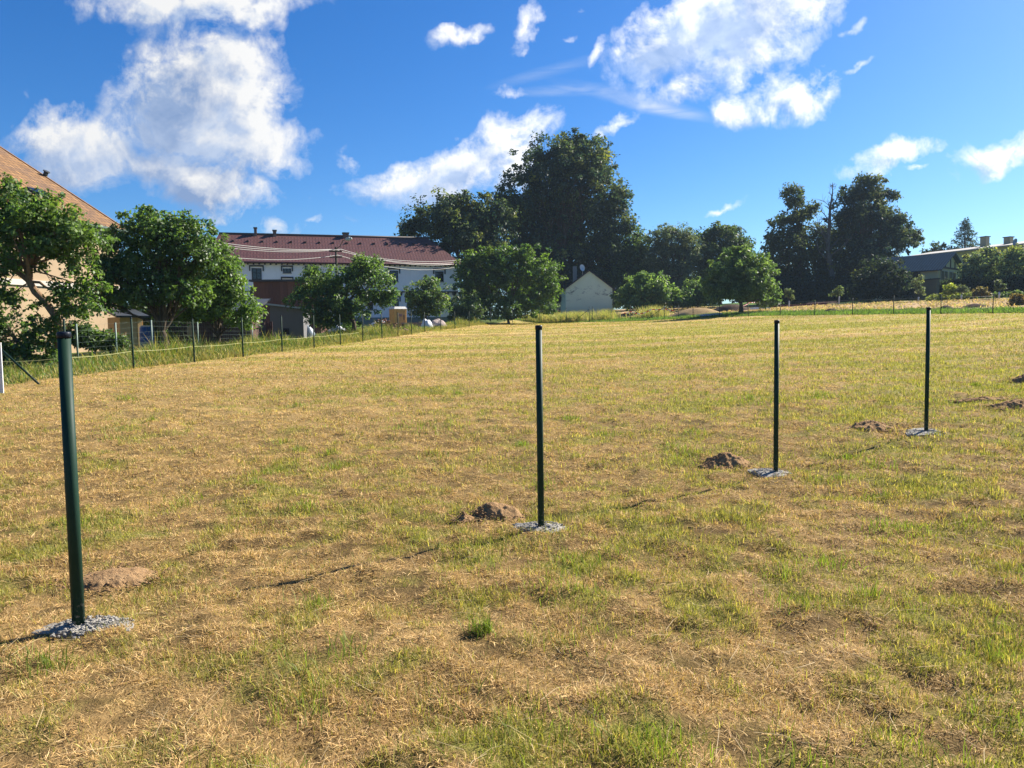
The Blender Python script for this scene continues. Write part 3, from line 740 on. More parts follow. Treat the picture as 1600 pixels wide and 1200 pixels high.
    tree('chestnut_tree', 'tall dense dark tree with rounded lobes on the right of the bare dead tree', 102, (1352, 470),
         [(1355, 300, 30, 22), (1330, 310, 22, 18), (1375, 318, 14, 18), (1345, 335, 42, 24), (1385, 345, 26, 20), (1335, 365, 36, 30), (1375, 375, 44, 26), (1410, 370, 24, 22), (1425, 362, 10, 12), (1428, 378, 10, 9), (1345, 400, 46, 30), (1385, 400, 30, 20), (1340, 435, 44, 34), (1358, 283, 16, 9), (1378, 298, 8, 6), (1398, 305, 9, 7), (1375, 430, 30, 30), (1400, 345, 12, 12), (1320, 345, 14, 16), (1360, 455, 36, 16)],
         leaf=.38, n=38000, hue=.2, col=(.043, .057, .034), npc=40, cr=1.0, trunk_r=.5, seed=21, mat=M_leaf_far, shell=.8)
    tree('ash_tree', 'mid height leafy tree below and around the bare dead tree', 106, (1300, 472),
         [(1295, 375, 18, 18), (1310, 395, 22, 22), (1290, 410, 22, 24), (1305, 430, 30, 28), (1320, 370, 12, 14), (1300, 455, 34, 18), (1325, 420, 20, 30)],
         leaf=.40, n=13000, col=(.056, .070, .034), npc=38, cr=1.0, trunk_r=.25, seed=22, mat=M_leaf_far, shell=.8)
    # dead tree: bare branching
    rg = np.random.default_rng(31)
    b = at(1302, 471, 101); B = np.array([b[0], b[1], gz(b[0], b[1]) - .1])
    root = thing('dead_tree', 'bare dead tree top sticking up between the tall leafy trees on the right', 'tree', B)
    mb = MB(); path = [at(px, py, 101) - B for px, py in ((1302, 471), (1300, 430), (1293, 390), (1296, 350), (1297, 325), (1301, 300), (1301, 285))]
    rad = [.42, .36, .30, .22, .15, .07, .03]; mb.tube(path, rad, 8)
    br = MB()
    for i in range(34):
        t = rg.uniform(1.6, 5.6); k = int(t); s = path[k] + (path[k + 1] - path[k]) * (t - k); L = (6.2 - t) * .75 * rg.uniform(.5, 1.2)
        a = rg.uniform(0, 6.28); e = s + np.array([math.cos(a) * L * .75, math.sin(a) * L * .75, L * rg.uniform(.35, 1.0)])
        p = bend(s, e, rg, 5, .10); r0 = rad[k] * .35; br.tube(p, list(np.linspace(r0, .015, 6)), 5, False)
        for j in range(4):
            s2 = p[rg.integers(2, 5)]; e2 = s2 + rg.normal(0, .3, 3) * L + np.array([0, 0, .25 * L]); br.tube(bend(s2, e2, rg, 3, .1), [r0 * .4, .02, .014, .008], 4, False)
    mb.build('trunk', M_bark_dead, root); br.build('bare_branches', M_bark_dead, root)
    # dark undergrowth under the right group
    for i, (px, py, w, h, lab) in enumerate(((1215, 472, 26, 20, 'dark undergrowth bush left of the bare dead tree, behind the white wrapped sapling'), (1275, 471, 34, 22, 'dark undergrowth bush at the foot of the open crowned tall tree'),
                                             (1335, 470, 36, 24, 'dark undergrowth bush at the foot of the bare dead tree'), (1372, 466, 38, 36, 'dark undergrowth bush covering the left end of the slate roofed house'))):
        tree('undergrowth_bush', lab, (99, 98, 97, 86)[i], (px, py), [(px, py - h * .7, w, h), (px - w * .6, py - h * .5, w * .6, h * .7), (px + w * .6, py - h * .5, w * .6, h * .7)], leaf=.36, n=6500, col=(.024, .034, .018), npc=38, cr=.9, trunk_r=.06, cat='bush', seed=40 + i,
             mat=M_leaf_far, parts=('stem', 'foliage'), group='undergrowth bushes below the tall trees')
    # filler wood far behind: individual trees
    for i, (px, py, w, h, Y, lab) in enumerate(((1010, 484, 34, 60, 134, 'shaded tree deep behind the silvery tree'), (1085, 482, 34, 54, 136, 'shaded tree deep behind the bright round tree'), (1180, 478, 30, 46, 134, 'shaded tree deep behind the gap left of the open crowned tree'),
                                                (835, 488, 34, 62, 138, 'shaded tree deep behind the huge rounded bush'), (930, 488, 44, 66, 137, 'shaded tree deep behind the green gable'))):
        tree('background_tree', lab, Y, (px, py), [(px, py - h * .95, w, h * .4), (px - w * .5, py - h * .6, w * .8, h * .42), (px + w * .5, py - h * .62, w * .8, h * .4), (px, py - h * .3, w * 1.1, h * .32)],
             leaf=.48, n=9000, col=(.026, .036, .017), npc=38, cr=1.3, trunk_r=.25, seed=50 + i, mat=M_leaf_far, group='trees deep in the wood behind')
    # spruce behind the yellow house
    rg = np.random.default_rng(33)
    b = at(1507, 450, 130); B = np.array([b[0], b[1], gz(b[0], b[1]) - .1]); top = at(1508, 344, 130) - B
    root = thing('spruce_tree', 'dark pointed spruce rising behind the light roof of the yellow house', 'tree', B)
    MB().tube([(0, 0, 0), top * .5, top], [.35, .2, .03], 7).build('trunk', M_bark, root)
    H = top[2]; cen, cr_, of = [], [], []
    for z in np.arange(H * .25, H, .42):
        rr = (H - z) * .47 + .2
        for k in range(int(5 + rr * 5)):
            a = rg.uniform(0, 6.28); q = rr * rg.uniform(.35, 1.08)
            cen.append((math.cos(a) * q + top[0] * z / H, math.sin(a) * q + top[1] * z / H, z - q * .12 + rg.normal(0, .12) + .25 * (q / rr) ** 3)); of.append((top[0] * z / H, top[1] * z / H, z - 1))
    leaves_mesh('crown', np.array(cen), np.full(len(cen), .5), 16, .42, (.024, .036, .026), root, rg, M_leaf_far, np.array(of), .35, .28, .3)
    tree('background_tree', 'small twiggy tree left of the pointed spruce, above the light roof', 128, (1464, 455), [(1464, 388, 9, 9), (1480, 395, 16, 8), (1455, 396, 12, 6), (1468, 410, 20, 14)], leaf=.4, n=2600, col=(.035, .046, .024), npc=26, cr=.7, trunk_r=.15, seed=57, mat=M_leaf_far)
    tree('rowan_tree', 'grey green garden tree in front of the yellow house window', 84, (1538, 455), [(1535, 410, 26, 18), (1520, 425, 22, 20), (1555, 425, 20, 18), (1540, 435, 28, 16), (1540, 398, 13, 8), (1512, 440, 16, 13)],
         leaf=.30, n=7500, col=(.105, .130, .060), hue=.18, npc=38, cr=.72, trunk_r=.10, seed=60, mat=M_leaf_far)
    tree('rowan_tree', 'grey green garden tree at the right edge before the yellow house', 80, (1592, 458), [(1590, 410, 24, 20), (1580, 430, 18, 18), (1605, 432, 24, 24), (1585, 395, 12, 9), (1590, 447, 22, 12)],
         leaf=.30, n=6500, col=(.105, .135, .058), hue=.18, npc=38, cr=.7, trunk_r=.10, seed=61, mat=M_leaf_far)
    # clipped dark hedge
    b = at(1530, 458, 82); B = np.array([b[0], b[1], gz(b[0], b[1])])
    root = thing('garden_hedge', 'long dark clipped hedge below the yellow house at the right', 'hedge', B)
    rg = np.random.default_rng(35); cen = []
    p0 = at(1458, 448, 85) - B; p1 = at(1640, 448, 77) - B
    for k in range(520):
        t = rg.random(); c = p0 + (p1 - p0) * t; g0 = gz(*(c + B)[:2]) - B[2]; c[2] = g0 + rg.uniform(.1, 1.85); c[:2] += rg.normal(0, .45, 2); cen.append(c)
    cen = np.array(cen); leaves_mesh('foliage', cen, np.full(len(cen), .42), 26, .26, (.020, .029, .016), root, rg, M_leaf_far, cen - np.array([-.2, .6, .5]), .8)
    ms = MB()
    for k in range(14):
        c = p0 + (p1 - p0) * (k + .5) / 14; g0 = gz(*(c + B)[:2]) - B[2]; ms.tube([(c[0], c[1], g0 - .05), (c[0] + .1, c[1], g0 + 1.2)], [.05, .03], 5)
    ms.build('stem', M_bark, root)
    # saplings and young shrubs on the hay plot
    Mw = mottled('white_trunk_wrap', (.62, .62, .6), (.5, .5, .5), 8, .7, .2, .004)
    for i, (px, pb, pw, lobes, Y, c, lab) in enumerate((
            (1233, 481, 470, [(1234, 460, 8, 9), (1230, 456, 5, 7), (1238, 465, 4, 5)], 82, (.066, .090, .042), 'young sapling with a short white trunk guard before the open crowned tall tree'),
            (1311, 478, 463, [(1311, 456, 6, 6), (1306, 458, 6, 3), (1313, 451, 3, 5)], 81, (.085, .115, .045), 'young sapling with long white trunk guard standing before the bare dead tree'),
            (1435, 475, 464, [(1436, 448, 9, 14), (1428, 442, 7, 7), (1437, 436, 5, 6), (1440, 456, 6, 6)], 76, (.085, .105, .06), 'tallest young sapling, pale leaved, before the slate roofed house'),
            (1502, 469, 460, [(1502, 452, 7, 6), (1508, 452, 4, 3)], 73, (.085, .10, .06), 'small pale sapling with white guard beside the yellow green shrub'),
            (1561, 465, 456, [(1561, 446, 5, 8), (1567, 447, 3, 3)], 71, (.06, .08, .04), 'thin sapling with white guard before the dark hedge'))):
        t = tree('young_sapling', lab, Y, (px, pb), lobes, leaf=.17, n=900, col=c, npc=22, cr=.26, trunk_r=.035, cat='sapling', seed=70 + i, group='young saplings on the hay plot', shell=.9, fork=.8)
        B = np.array(t.location); h = at(px, pw, Y)[2] - B[2]
        MB().tube([(0, 0, .02), (0, 0, h)], .075, 8).build('trunk_guard', Mw, t)
    for i, (px, pb, lobes, Y, c, lab) in enumerate((
            (1488, 464, [(1485, 451, 9, 6), (1492, 455, 6, 6), (1480, 456, 6, 5)], 74, (.17, .20, .04), 'bright yellow green young shrub before the dark hedge'),
            (1533, 463, [(1533, 456, 9, 6), (1528, 459, 7, 4), (1540, 459, 6, 4)], 72, (.105, .085, .04), 'young shrub with orange brown leaves before the dark hedge'),
            (1592, 481, [(1590, 467, 8, 8), (1598, 470, 8, 8), (1585, 474, 5, 5)], 56, (.14, .10, .04), 'reddish brown young shrub at the right edge by the back fence'),
            (1565, 462, [(1590, 459, 14, 4), (1560, 461, 12, 3)], 74, (.07, .10, .03), 'low ground hugging shrub at the foot of the right rowan'))):
        tree('young_shrub', lab, Y, (px, pb), lobes, leaf=.20, n=1300, col=c, npc=26, cr=.32, trunk_r=.03, cat='shrub', seed=80 + i, shell=.9, parts=('stem', 'foliage'))
    tree('flower_bed', 'low flowering bed with reddish tops along the hay plot', 75, (1495, 469), [(1460, 466, 18, 4), (1485, 464, 20, 5), (1510, 463, 14, 6)], leaf=.2, n=2600, col=(.10, .12, .035), npc=30, cr=.34, trunk_r=.02, cat='flower bed', seed=90, parts=('stem', 'foliage'))
# ------------------------------------------------------------------ buildings
def tile_mat(name, cols, tw, th, bump=.03, rough=.8, wear=.35, wear_shade_col=(.12, .10, .08)):
    mt = bpy.data.materials.new(name); nt = NT(mt); uv = uv_coord(nt)
    q = nt.n('ShaderNodeTexBrick'); nt.l(uv, q.inputs['Vector']); q.offset = .5
    q.inputs['Color1'].default_value = (*cols[0], 1); q.inputs['Color2'].default_value = (*cols[1], 1); q.inputs['Mortar'].default_value = (*[c * .35 for c in cols[0]], 1)
    q.inputs['Scale'].default_value = 1; q.inputs['Brick Width'].default_value = tw; q.inputs['Row Height'].default_value = th
    q.inputs['Mortar Size'].default_value = th * .07; q.inputs['Mortar Smooth'].default_value = .3; q.inputs['Bias'].default_value = 0
    n1 = nt.noise(uv, .5, 6, .65); n2 = nt.noise(uv, 3.5, 4, .6)
    c = nt.mix(nt.ramp(n1, .45, .75, 0, wear), q.outputs['Color'], wear_shade_col)
    c = nt.mix(nt.ramp(n2, .4, .75, 0, .5), c, nt.mix(1., c, (.62, .58, .6), 'MULTIPLY'))
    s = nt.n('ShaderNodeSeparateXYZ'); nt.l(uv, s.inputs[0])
    c = nt.mix(nt.ramp(nt.math('FRACT', nt.math('DIVIDE', s.outputs[1], th)), .22, .02, 0., .6), c, wear_shade_col)      # overlap shadow painted as a dark line along each row's lower edge
    saw = nt.math('FRACT', nt.math('DIVIDE', s.outputs[1], th))
    wv = nt.math('SINE', nt.math('MULTIPLY', s.outputs[0], 2 * math.pi / tw))
    h = nt.math('ADD', nt.math('MULTIPLY', saw, -1.), nt.math('MULTIPLY', wv, .08))
    principled(nt, c, rough, .25, 0, h, bump, 1.0); return mt

def plaster(name, c, c2=None, dirt=(.2, .2, .18), amt=.3, sc=.35):
    mt = bpy.data.materials.new(name); nt = NT(mt); o = obj_coord(nt)
    c2 = c2 or tuple(x * .82 for x in c)
    a = nt.noise(o, sc, 7, .68, .4); b = nt.noise(o, sc * 9, 5, .6); f = nt.noise(nt.mapping(o, (1, 1, .25)), sc * 3, 5, .7)
    k = nt.mix(nt.ramp(a, .35, .7), c, c2); k = nt.mix(nt.ramp(f, .54, .75, 0, amt), k, dirt)
    k = nt.mix(nt.ramp(b, .3, .8, 0, .25), k, tuple(x * .75 for x in c))
    principled(nt, k, .9, .15, 0, b, .01, .5); return mt

def plain(name, c, rough=.6, spec=.3, metallic=0.):
    return mottled(name, c, tuple(x * .82 for x in c), 4, rough, spec, .003, (1, 1, 1), metallic)

M_glass = bpy.data.materials.new('window_glass'); _n = NT(M_glass)
principled(_n, (.012, .016, .022), .06, .6)
M_dframe = plain('dark_window_frame', (.020, .024, .030))
M_white = plain('white_paint', (.74, .74, .72))
M_grey = plain('grey_metal', (.30, .31, .32), .45, .4)
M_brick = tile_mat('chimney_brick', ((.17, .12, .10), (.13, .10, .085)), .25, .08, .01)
M_greymetal_dark = plain('dark_sheet_metal', (.045, .05, .055), .5)

class Facade:
    """upright plane through O along d (world, horizontal); local x along d, y into the building"""
    def __init__(s, O, d):
        s.O = np.array(O, float); s.d = np.array([d[0], d[1], 0.]) / math.hypot(*d[:2]); s.n = np.array([-s.d[1], s.d[0], 0.])
        s.rz = math.atan2(s.d[1], s.d[0])
    def hit(s, px, py, back=0.):
        v = ray(px, py); t = ((s.O + s.n * back - EYE) @ s.n) / (v @ s.n); p = EYE + v * t - s.O
        return float(p @ s.d), float(p[2])

def window(parent, fc, px0, py0, px1, py1, bars=(1, 1), fr=M_dframe, hood=None, glass=M_glass, hoodmat=None, out=.0):
    x0, z1 = fc.hit(px0, py0); x1, z0 = fc.hit(px1, py1)
    w = .09; f = MB()
    f.box(x0, x0 + w, -.05 - out, .0, z0, z1).box(x1 - w, x1, -.05 - out, .0, z0, z1).box(x0 + w, x1 - w, -.05 - out, 0, z0, z0 + w).box(x0 + w, x1 - w, -.05 - out, 0, z1 - w, z1)
    for i in range(bars[0]):
        xx = x0 + (x1 - x0) * (i + 1) / (bars[0] + 1); f.box(xx - .035, xx + .035, -.045 - out, 0, z0 + w, z1 - w)
    for i in range(bars[1]):
        zz = z0 + (z1 - z0) * (i + 1.2) / (bars[1] + 1); f.box(x0 + w, x1 - w, -.04 - out, 0, zz - .03, zz + .03)
    if hood:
        h = hood; f.box(x0 - h, x1 + h, -.16, 0, z1 + .18, z1 + .32)
        f.box(x0 - h, x0 - h + .12, -.12, 0, z1 - .3, z1 + .18).box(x1 + h - .12, x1 + h, -.12, 0, z1 - .3, z1 + .18)
    o = f.build('window', fr, parent)
    MB().box(x0 + w * .5, x1 - w * .5, -.02 - out, -.006, z0 + w * .5, z1 - w * .5).build('pane', glass, o)
    MB().box(x0 - .05, x1 + .05, -.12, 0, z0 - .09, z0 - .002).build('sill', hoodmat or M_grey, o)
    return o

def gable_prism(x0, x1, y0, y1, z0, ze, zr):
    """walls with gables at x0 and x1, ridge along x"""
    ym = (y0 + y1) / 2
    return MB().add([(x0, y0, z0), (x1, y0, z0), (x1, y1, z0), (x0, y1, z0), (x0, y0, ze), (x1, y0, ze), (x1, y1, ze), (x0, y1, ze), (x0, ym, zr), (x1, ym, zr)],
                    [(0, 1, 5, 4), (2, 3, 7, 6), (1, 2, 6, 9, 5), (3, 0, 4, 8, 7), (0, 3, 2, 1)])

def make_buildings():
    # ===== long white farmhouse
    A = at(600, 508, 88.2); A[2] = gz(A[0], A[1]); ang = R(16.5); fc = Facade(A, (math.cos(ang), math.sin(ang)))
    hs_ = thing('white_farmhouse', 'long white two storey farmhouse with a dark red tiled roof', 'house', A, fc.rz)
    x0, _ = fc.hit(330, 460); x1, _ = fc.hit(716, 460); ze = .5 * (fc.hit(380, 412)[1] + fc.hit(690, 416)[1]) + .34; D = 10.5
    zr = .5 * (fc.hit(400, 367, D / 2)[1] + fc.hit(680, 376, D / 2)[1])
    Mw = plaster('white_render', (.85, .86, .87), (.80, .81, .83), (.40, .41, .43), .25)
    MB().box(x0, x1, 0, D, -1.5, ze + .12).build('wall', Mw, hs_)
    MB().box(x0 - .02, x1 + .02, -.06, 0, -1.4, fc.hit(600, 496)[1]).build('plinth', plaster('grey_plinth', (.20, .24, .22)), hs_)
    o = .55; hp = 3.0; th = .14; k = (zr - ze) / (D / 2)
    e0 = ze - o * k + .16; rf = MB(); ym = D / 2; zt = zr + .16
    rf.slab([(x0 - o, -o, e0), (x1 + o, -o, e0), (x1 + o - hp, ym, zt), (x0 - o + 1.2, ym, zt)], th)
    rf.slab([(x1 + o, D + o, e0), (x0 - o, D + o, e0), (x0 - o + 1.2, ym, zt), (x1 + o - hp, ym, zt)], th)
    rf.slab([(x1 + o, -o, e0), (x1 + o, D + o, e0), (x1 + o - hp, ym, zt)], th)
    rf.slab([(x0 - o, D + o, e0), (x0 - o, -o, e0), (x0 - o + 1.2, ym, zt)], th)
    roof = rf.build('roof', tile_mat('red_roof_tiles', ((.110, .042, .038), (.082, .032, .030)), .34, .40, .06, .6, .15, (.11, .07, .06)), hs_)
    MB().tube([(x0 - o + 1.2, ym, zt + .03), (x1 + o - hp, ym, zt + .03)], .13, 8).build('ridge', plain('ridge_cap', (.07, .05, .05)), roof)
    MB().tube([(x0 - o, -o - .07, e0 - .02), (x1 + o, -o - .07, e0 - .02)], .09, 8).build('gutter', plain('gutter_red_brown', (.10, .035, .035), .5), roof)
    for px, top, w in ((399, 357, 4), (429, 361, 5), (540, 365, 9)):
        cx, zc = fc.hit(px, top, D / 2); hw = w / 2 / 1200 * 92
        c = MB().box(cx - hw, cx + hw, ym - .35, ym + .35, zr - .4, zc).build('chimney', M_brick, roof)
        MB().box(cx - hw - .06, cx + hw + .06, ym - .42, ym + .42, zc, zc + .10).build('chimney_cap', M_greymetal_dark, c)
    Mv = plain('vent_tile', (.03, .02, .018))
    for i in range(15):
        xx = x0 + 2.2 + i * (x1 - x0 - 5.2) / 14; yy_ = ym - 1.5; zz = zt - 1.5 * k
        MB().hexa([(xx - .14, yy_ - .22, zz - .22 * k + .01), (xx + .14, yy_ - .22, zz - .22 * k + .01), (xx + .14, yy_ + .12, zz + .12 * k - .02), (xx - .14, yy_ + .12, zz + .12 * k - .02)],
                  [(xx - .10, yy_ - .24, zz - .1 * k + .14), (xx + .10, yy_ - .24, zz - .1 * k + .14), (xx + .10, yy_ + .12, zz + .12 * k + .02), (xx - .10, yy_ + .12, zz + .12 * k + .02)]).build('roof_vent', Mv, roof)
    Mt = plain('dark_trim', (.055, .05, .05))
    n = 46
    for i in range(n):
        xx = x0 + .3 + i * (x1 - x0 - .6) / (n - 1); MB().hexa([(xx - .09, -.42, ze - .30), (xx + .09, -.42, ze - .30), (xx + .09, 0, ze - .42), (xx - .09, 0, ze - .42)], [(xx - .09, -.42, ze - .16), (xx + .09, -.42, ze - .16), (xx + .09, 0, ze - .03), (xx - .09, 0, ze - .03)]).build('eave_bracket', Mt, hs_)
    zc = fc.hit(600, 456)[1]; cm = MB(); cm.box(x0, x1, -.14, 0, zc - .06, zc + .08)
    for i in range(30):
        xx = x0 + .5 + i * (x1 - x0 - 1) / 29
        q = [(xx + .26 * math.cos(a), zc - .06 + .42 * math.sin(a)) for a in np.linspace(math.pi, 2 * math.pi, 7)]
        cm.add([(a, -.09, b) for a, b in q] + [(a, 0, b) for a, b in q], [tuple(range(7))] + [(j, j + 7, j + 8, j + 1) for j in range(6)])
    cm.build('floor_moulding', Mt, hs_)
    for w in ((393, 419, 409, 437), (608, 423, 622, 440), (680, 424, 693, 440), (480, 420, 493, 436), (345, 419, 360, 437), (541, 422, 556, 439)):
        window(hs_, fc, *w, bars=(1, 1), hood=.25, fr=M_dframe)
    window(hs_, fc, 442, 419.5, 455, 426.5, bars=(1, 0), hood=.2)
    window(hs_, fc, 442, 437, 456, 447, bars=(1, 0), hood=.2)
    for w in ((613, 467, 623, 480), (574, 472, 583, 484), (636, 469, 645, 482), (690, 468, 700, 481), (510, 470, 522, 483)):
        window(hs_, fc, *w, bars=(1, 0), hood=.22)
    # ===== ochre barn with tiled roof at the left
    A = at(193, 540, 50); A[2] = gz(A[0], A[1]); d = (.28, .96); A0 = np.array([A[0] - d[0] * 30, A[1] - d[1] * 30, A[2]])
    fc = Facade(A0, d); L = 30 * math.hypot(*d); D = 27
    bn = thing('ochre_barn', 'tall ochre plastered barn with a weathered orange tile roof at the left edge', 'barn', A0, fc.rz)
    # facade looks to local -y; body lies towards +y
    ze = fc.hit(190, 360)[1]; vx, vz = L, ze
    wl = (.43 + .13)
    zr = ze + D / 2 * .60
    Mo = plaster('ochre_plaster', (.42, .31, .19), (.34, .25, .16), (.26, .17, .11), .5, .4)
    gable_prism(0, L, 0, D, -2.0, ze, zr).build('wall', Mo, bn)
    Mc = plaster('pale_cornice', (.60, .55, .47))
    MB().box(0, L, -.16, 0, ze - .75, ze - .35).build('cornice', Mc, bn)
    zb = fc.hit(120, 447)[1]; MB().box(0, L, -.10, 0, zb - .16, zb + .16).build('string_course', Mc, bn)
    k = .60; o = .5; e0 = ze - o * k + .22; zt = zr + .22; ym = D / 2
    rf = MB(); rf.slab([(-.5, -o, e0), (L + .35, -o, e0), (L + .35, ym, zt), (-.5, ym, zt)], .18); rf.slab([(L + .35, D + o, e0), (-.5, D + o, e0), (-.5, ym, zt), (L + .35, ym, zt)], .18)
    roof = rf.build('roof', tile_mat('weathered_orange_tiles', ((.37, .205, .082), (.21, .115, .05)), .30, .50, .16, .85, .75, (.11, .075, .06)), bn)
    MB().tube([(-.5, -o - .08, e0 - .04), (L + .35, -o - .08, e0 - .04)], .10, 8).build('gutter', plain('green_gutter', (.06, .09, .075), .5), roof)
    MB().box(L + .35, L + .43, -o, -o + .01, e0 - .1, e0).slab([(L + .36, -o, e0 + .05), (L + .46, -o, e0 + .05), (L + .46, ym, zt + .05), (L + .36, ym, zt + .05)], .22).build('verge_board', plain('verge_brown', (.28, .15, .06)), roof)
    # skylight on the slope
    def on_roof(px, py):
        v = ray(px, py); nrm = fc.n * (-k) + np.array([0, 0, 1.0]); P0 = A0 + fc.n * (-o) + np.array([0, 0, e0]); t = ((P0 - EYE) @ nrm) / (v @ nrm); p = EYE + v * t - A0
        return np.array([p @ fc.d, p @ fc.n, p[2]])
    s = on_roof(62, 303); sw, sh = .55, .5
    def rp(dx, dv, dn): return (s[0] + dx, s[1] + dv / math.hypot(1, k) - dn * k / math.hypot(1, k), s[2] + dv * k / math.hypot(1, k) + dn / math.hypot(1, k))
    sk = MB().hexa([rp(-sw, -sh, .0), rp(sw, -sh, 0), rp(sw, sh, 0), rp(-sw, sh, 0)], [rp(-sw, -sh, .14), rp(sw, -sh, .14), rp(sw, sh, .14), rp(-sw, sh, .14)]).build('skylight', M_greymetal_dark, roof)
    MB().hexa([rp(-sw * .85, -sh * .85, .141), rp(sw * .85, -sh * .85, .141), rp(sw * .85, sh * .85, .141), rp(-sw * .85, sh * .85, .141)], [rp(-sw * .85, -sh * .85, .155), rp(sw * .85, -sh * .85, .155), rp(sw * .85, sh * .85, .155), rp(-sw * .85, sh * .85, .155)]).build('pane', M_glass, sk)
    s = on_roof(70, 275); MB().tube([rp(0, 0, -.1), rp(0, 0, .30)], .14, 8).tube([rp(0, 0, .30), rp(0, 0, .36)], .22, 8).build('roof_vent', M_greymetal_dark, roof)
    # ===== small green plastered house, gable end to the field
    A = at(920, 490, 105); A[2] = gz(A[0], A[1]); fc = Facade(A, (1, .02))
    gh = thing('green_house', 'small grey green plastered house showing its blank stained gable', 'house', A, fc.rz)
    x0, _ = fc.hit(884, 470); x1, _ = fc.hit(957, 470); ze = fc.hit(957, 450)[1]; xa, zr = fc.hit(921, 423); D = 11
    wl = MB().add([(x0, 0, -1.5), (x1, 0, -1.5), (x1, D, -1.5), (x0, D, -1.5), (x0, 0, ze), (x1, 0, ze), (x1, D, ze), (x0, D, ze), (xa, 0, zr), (xa, D, zr)],
                  [(0, 1, 5, 8, 4), (1, 2, 6, 5), (3, 0, 4, 7), (2, 3, 7, 9, 6), (0, 3, 2, 1)])
    mt = bpy.data.materials.new('green_plaster'); nt = NT(mt); oc = obj_coord(nt)
    a = nt.noise(oc, .5, 6, .6); b_ = nt.noise(nt.mapping(oc, (1, 1, 1.6)), .62, 5, .7, 1.6); e_ = nt.noise(oc, 7, 4, .6)
    sz = nt.n('ShaderNodeSeparateXYZ'); nt.l(oc, sz.inputs[0])
    band = nt.math('MULTIPLY', nt.ramp(sz.outputs[2], 1.2, 2.2), nt.ramp(sz.outputs[2], 4.0, 3.2))
    c = nt.mix(nt.ramp(a, .3, .7), (.66, .73, .55), (.58, .66, .50)); c = nt.mix(nt.math('MULTIPLY', nt.ramp(b_, .55, .62, 0, .7), band), c, (.10, .13, .12))
    c = nt.mix(nt.ramp(sz.outputs[2], 1.1, -.2, 0., .55), c, (.30, .34, .29)); principled(nt, c, .9, .15, 0, e_, .012, .5)
    wl.build('wall', mt, gh)
    o = .28; rf = MB()
    for sx_, xe in ((-1, x0), (1, x1)):
        kk = (zr - ze) / abs(xe - xa); xo = xe + sx_ * .35; zo = zr - kk * abs(xo - xa) + .12
        q = [(xo, -o, zo), (xa, -o, zr + .12), (xa, D + o, zr + .12), (xo, D + o, zo)]
        rf.slab(q if sx_ < 0 else q[::-1], .14)
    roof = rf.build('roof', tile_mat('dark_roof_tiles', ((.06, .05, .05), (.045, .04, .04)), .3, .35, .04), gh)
    cx, zc = fc.hit(901, 416); hw = 3 / 1200 * 107; kk = (zr - ze) / abs(x0 - xa); zb = zr - kk * abs(cx - xa)
    MB().box(cx - hw, cx + hw, 2.2, 2.75, zb - .3, fc.hit(901, 416, 2.2)[1]).build('chimney', plaster('chimney_grey', (.24, .25, .25)), roof)
    # satellite dish: shallow bowl on a bracket
    dx, dz = fc.hit(909.5, 418.5, 1.2); dm = MB(); vs = []; nrm = np.array([.35, -.85, .25]); nrm /= np.linalg.norm(nrm); a1 = np.cross(nrm, (0, 0, 1)); a1 /= np.linalg.norm(a1); a2 = np.cross(nrm, a1)
    def dish(mb, c, r, nrm, a1, a2):
        vs = [c - nrm * .12 * r]; fs = []
        for j in (1, 2, 3):
            for q in range(16): vs.append(c + (a1 * math.cos(q * math.pi / 8) * .8 + a2 * math.sin(q * math.pi / 8)) * r * j / 3 + nrm * r * (.28 * (j / 3) ** 2 - .12))
        for q in range(16): fs.append((0, 1 + q, 1 + (q + 1) % 16))
        for j in range(2):
            for q in range(16): fs.append((1 + j * 16 + q, 17 + j * 16 + q, 17 + j * 16 + (q + 1) % 16, 1 + j * 16 + (q + 1) % 16))
        mb.add(vs, fs, True)
    dish(dm, np.array([dx, 1.2, dz]), .48, nrm, a1, a2)
    dm.tube([(dx + .1, 1.3, dz), (dx + .1, 1.5, dz - .9)], .03, 6).build('satellite_dish', M_white, roof)
    MB().tube([(x1 + .42, -o, ze - .05), (x1 + .42, D, ze - .05)], .08, 8).build('gutter', M_grey, roof)
    MB().tube([(x1 + .42, -o + .05, ze - .08), (x1 + .10, -.10, ze - .5), (x1 + .10, -.10, 0)], .05, 7).build('downpipe', plain('zinc', (.10, .12, .12), .5), gh)
    # ===== dark red barn board wall and grey shed before it
    A = at(440, 525, 66); A[2] = gz(A[0], A[1]); fc = Facade(A, (1, .12))
    rb = thing('red_brown_barn', 'flat roofed red brown boarded barn in front of the white farmhouse', 'barn', A, fc.rz)
    x0, _ = fc.hit(396, 450); x1, _ = fc.hit(500, 450); zt = fc.hit(440, 440)[1]
    mt = bpy.data.materials.new('red_brown_boards'); nt = NT(mt); oc = obj_coord(nt); s_ = nt.n('ShaderNodeSeparateXYZ'); nt.l(oc, s_.inputs[0])
    bd_ = nt.math('FLOOR', nt.math('MULTIPLY', s_.outputs[0], 3.2)); wnz = nt.n('ShaderNodeTexWhiteNoise', noise_dimensions='1D'); nt.l(bd_, wnz.inputs['W'])
    c = nt.mix(wnz.outputs['Value'], (.105, .052, .042), (.17, .082, .062)); nz = nt.noise(nt.mapping(oc, (3, 3, .5)), 2.5, 6, .7); c = nt.mix(nt.ramp(nz, .45, .75, 0, .6), c, (.07, .05, .045))
    fr = nt.math('FRACT', nt.math('MULTIPLY', s_.outputs[0], 3.2)); principled(nt, c, .85, .2, 0, nt.ramp(nt.math('ABSOLUTE', nt.math('SUBTRACT', fr, .5)), .44, .5, 1, 0), .03, 1.)
    MB().box(x0, x1, 0, 6, -1, zt).build('wall', mt, rb)
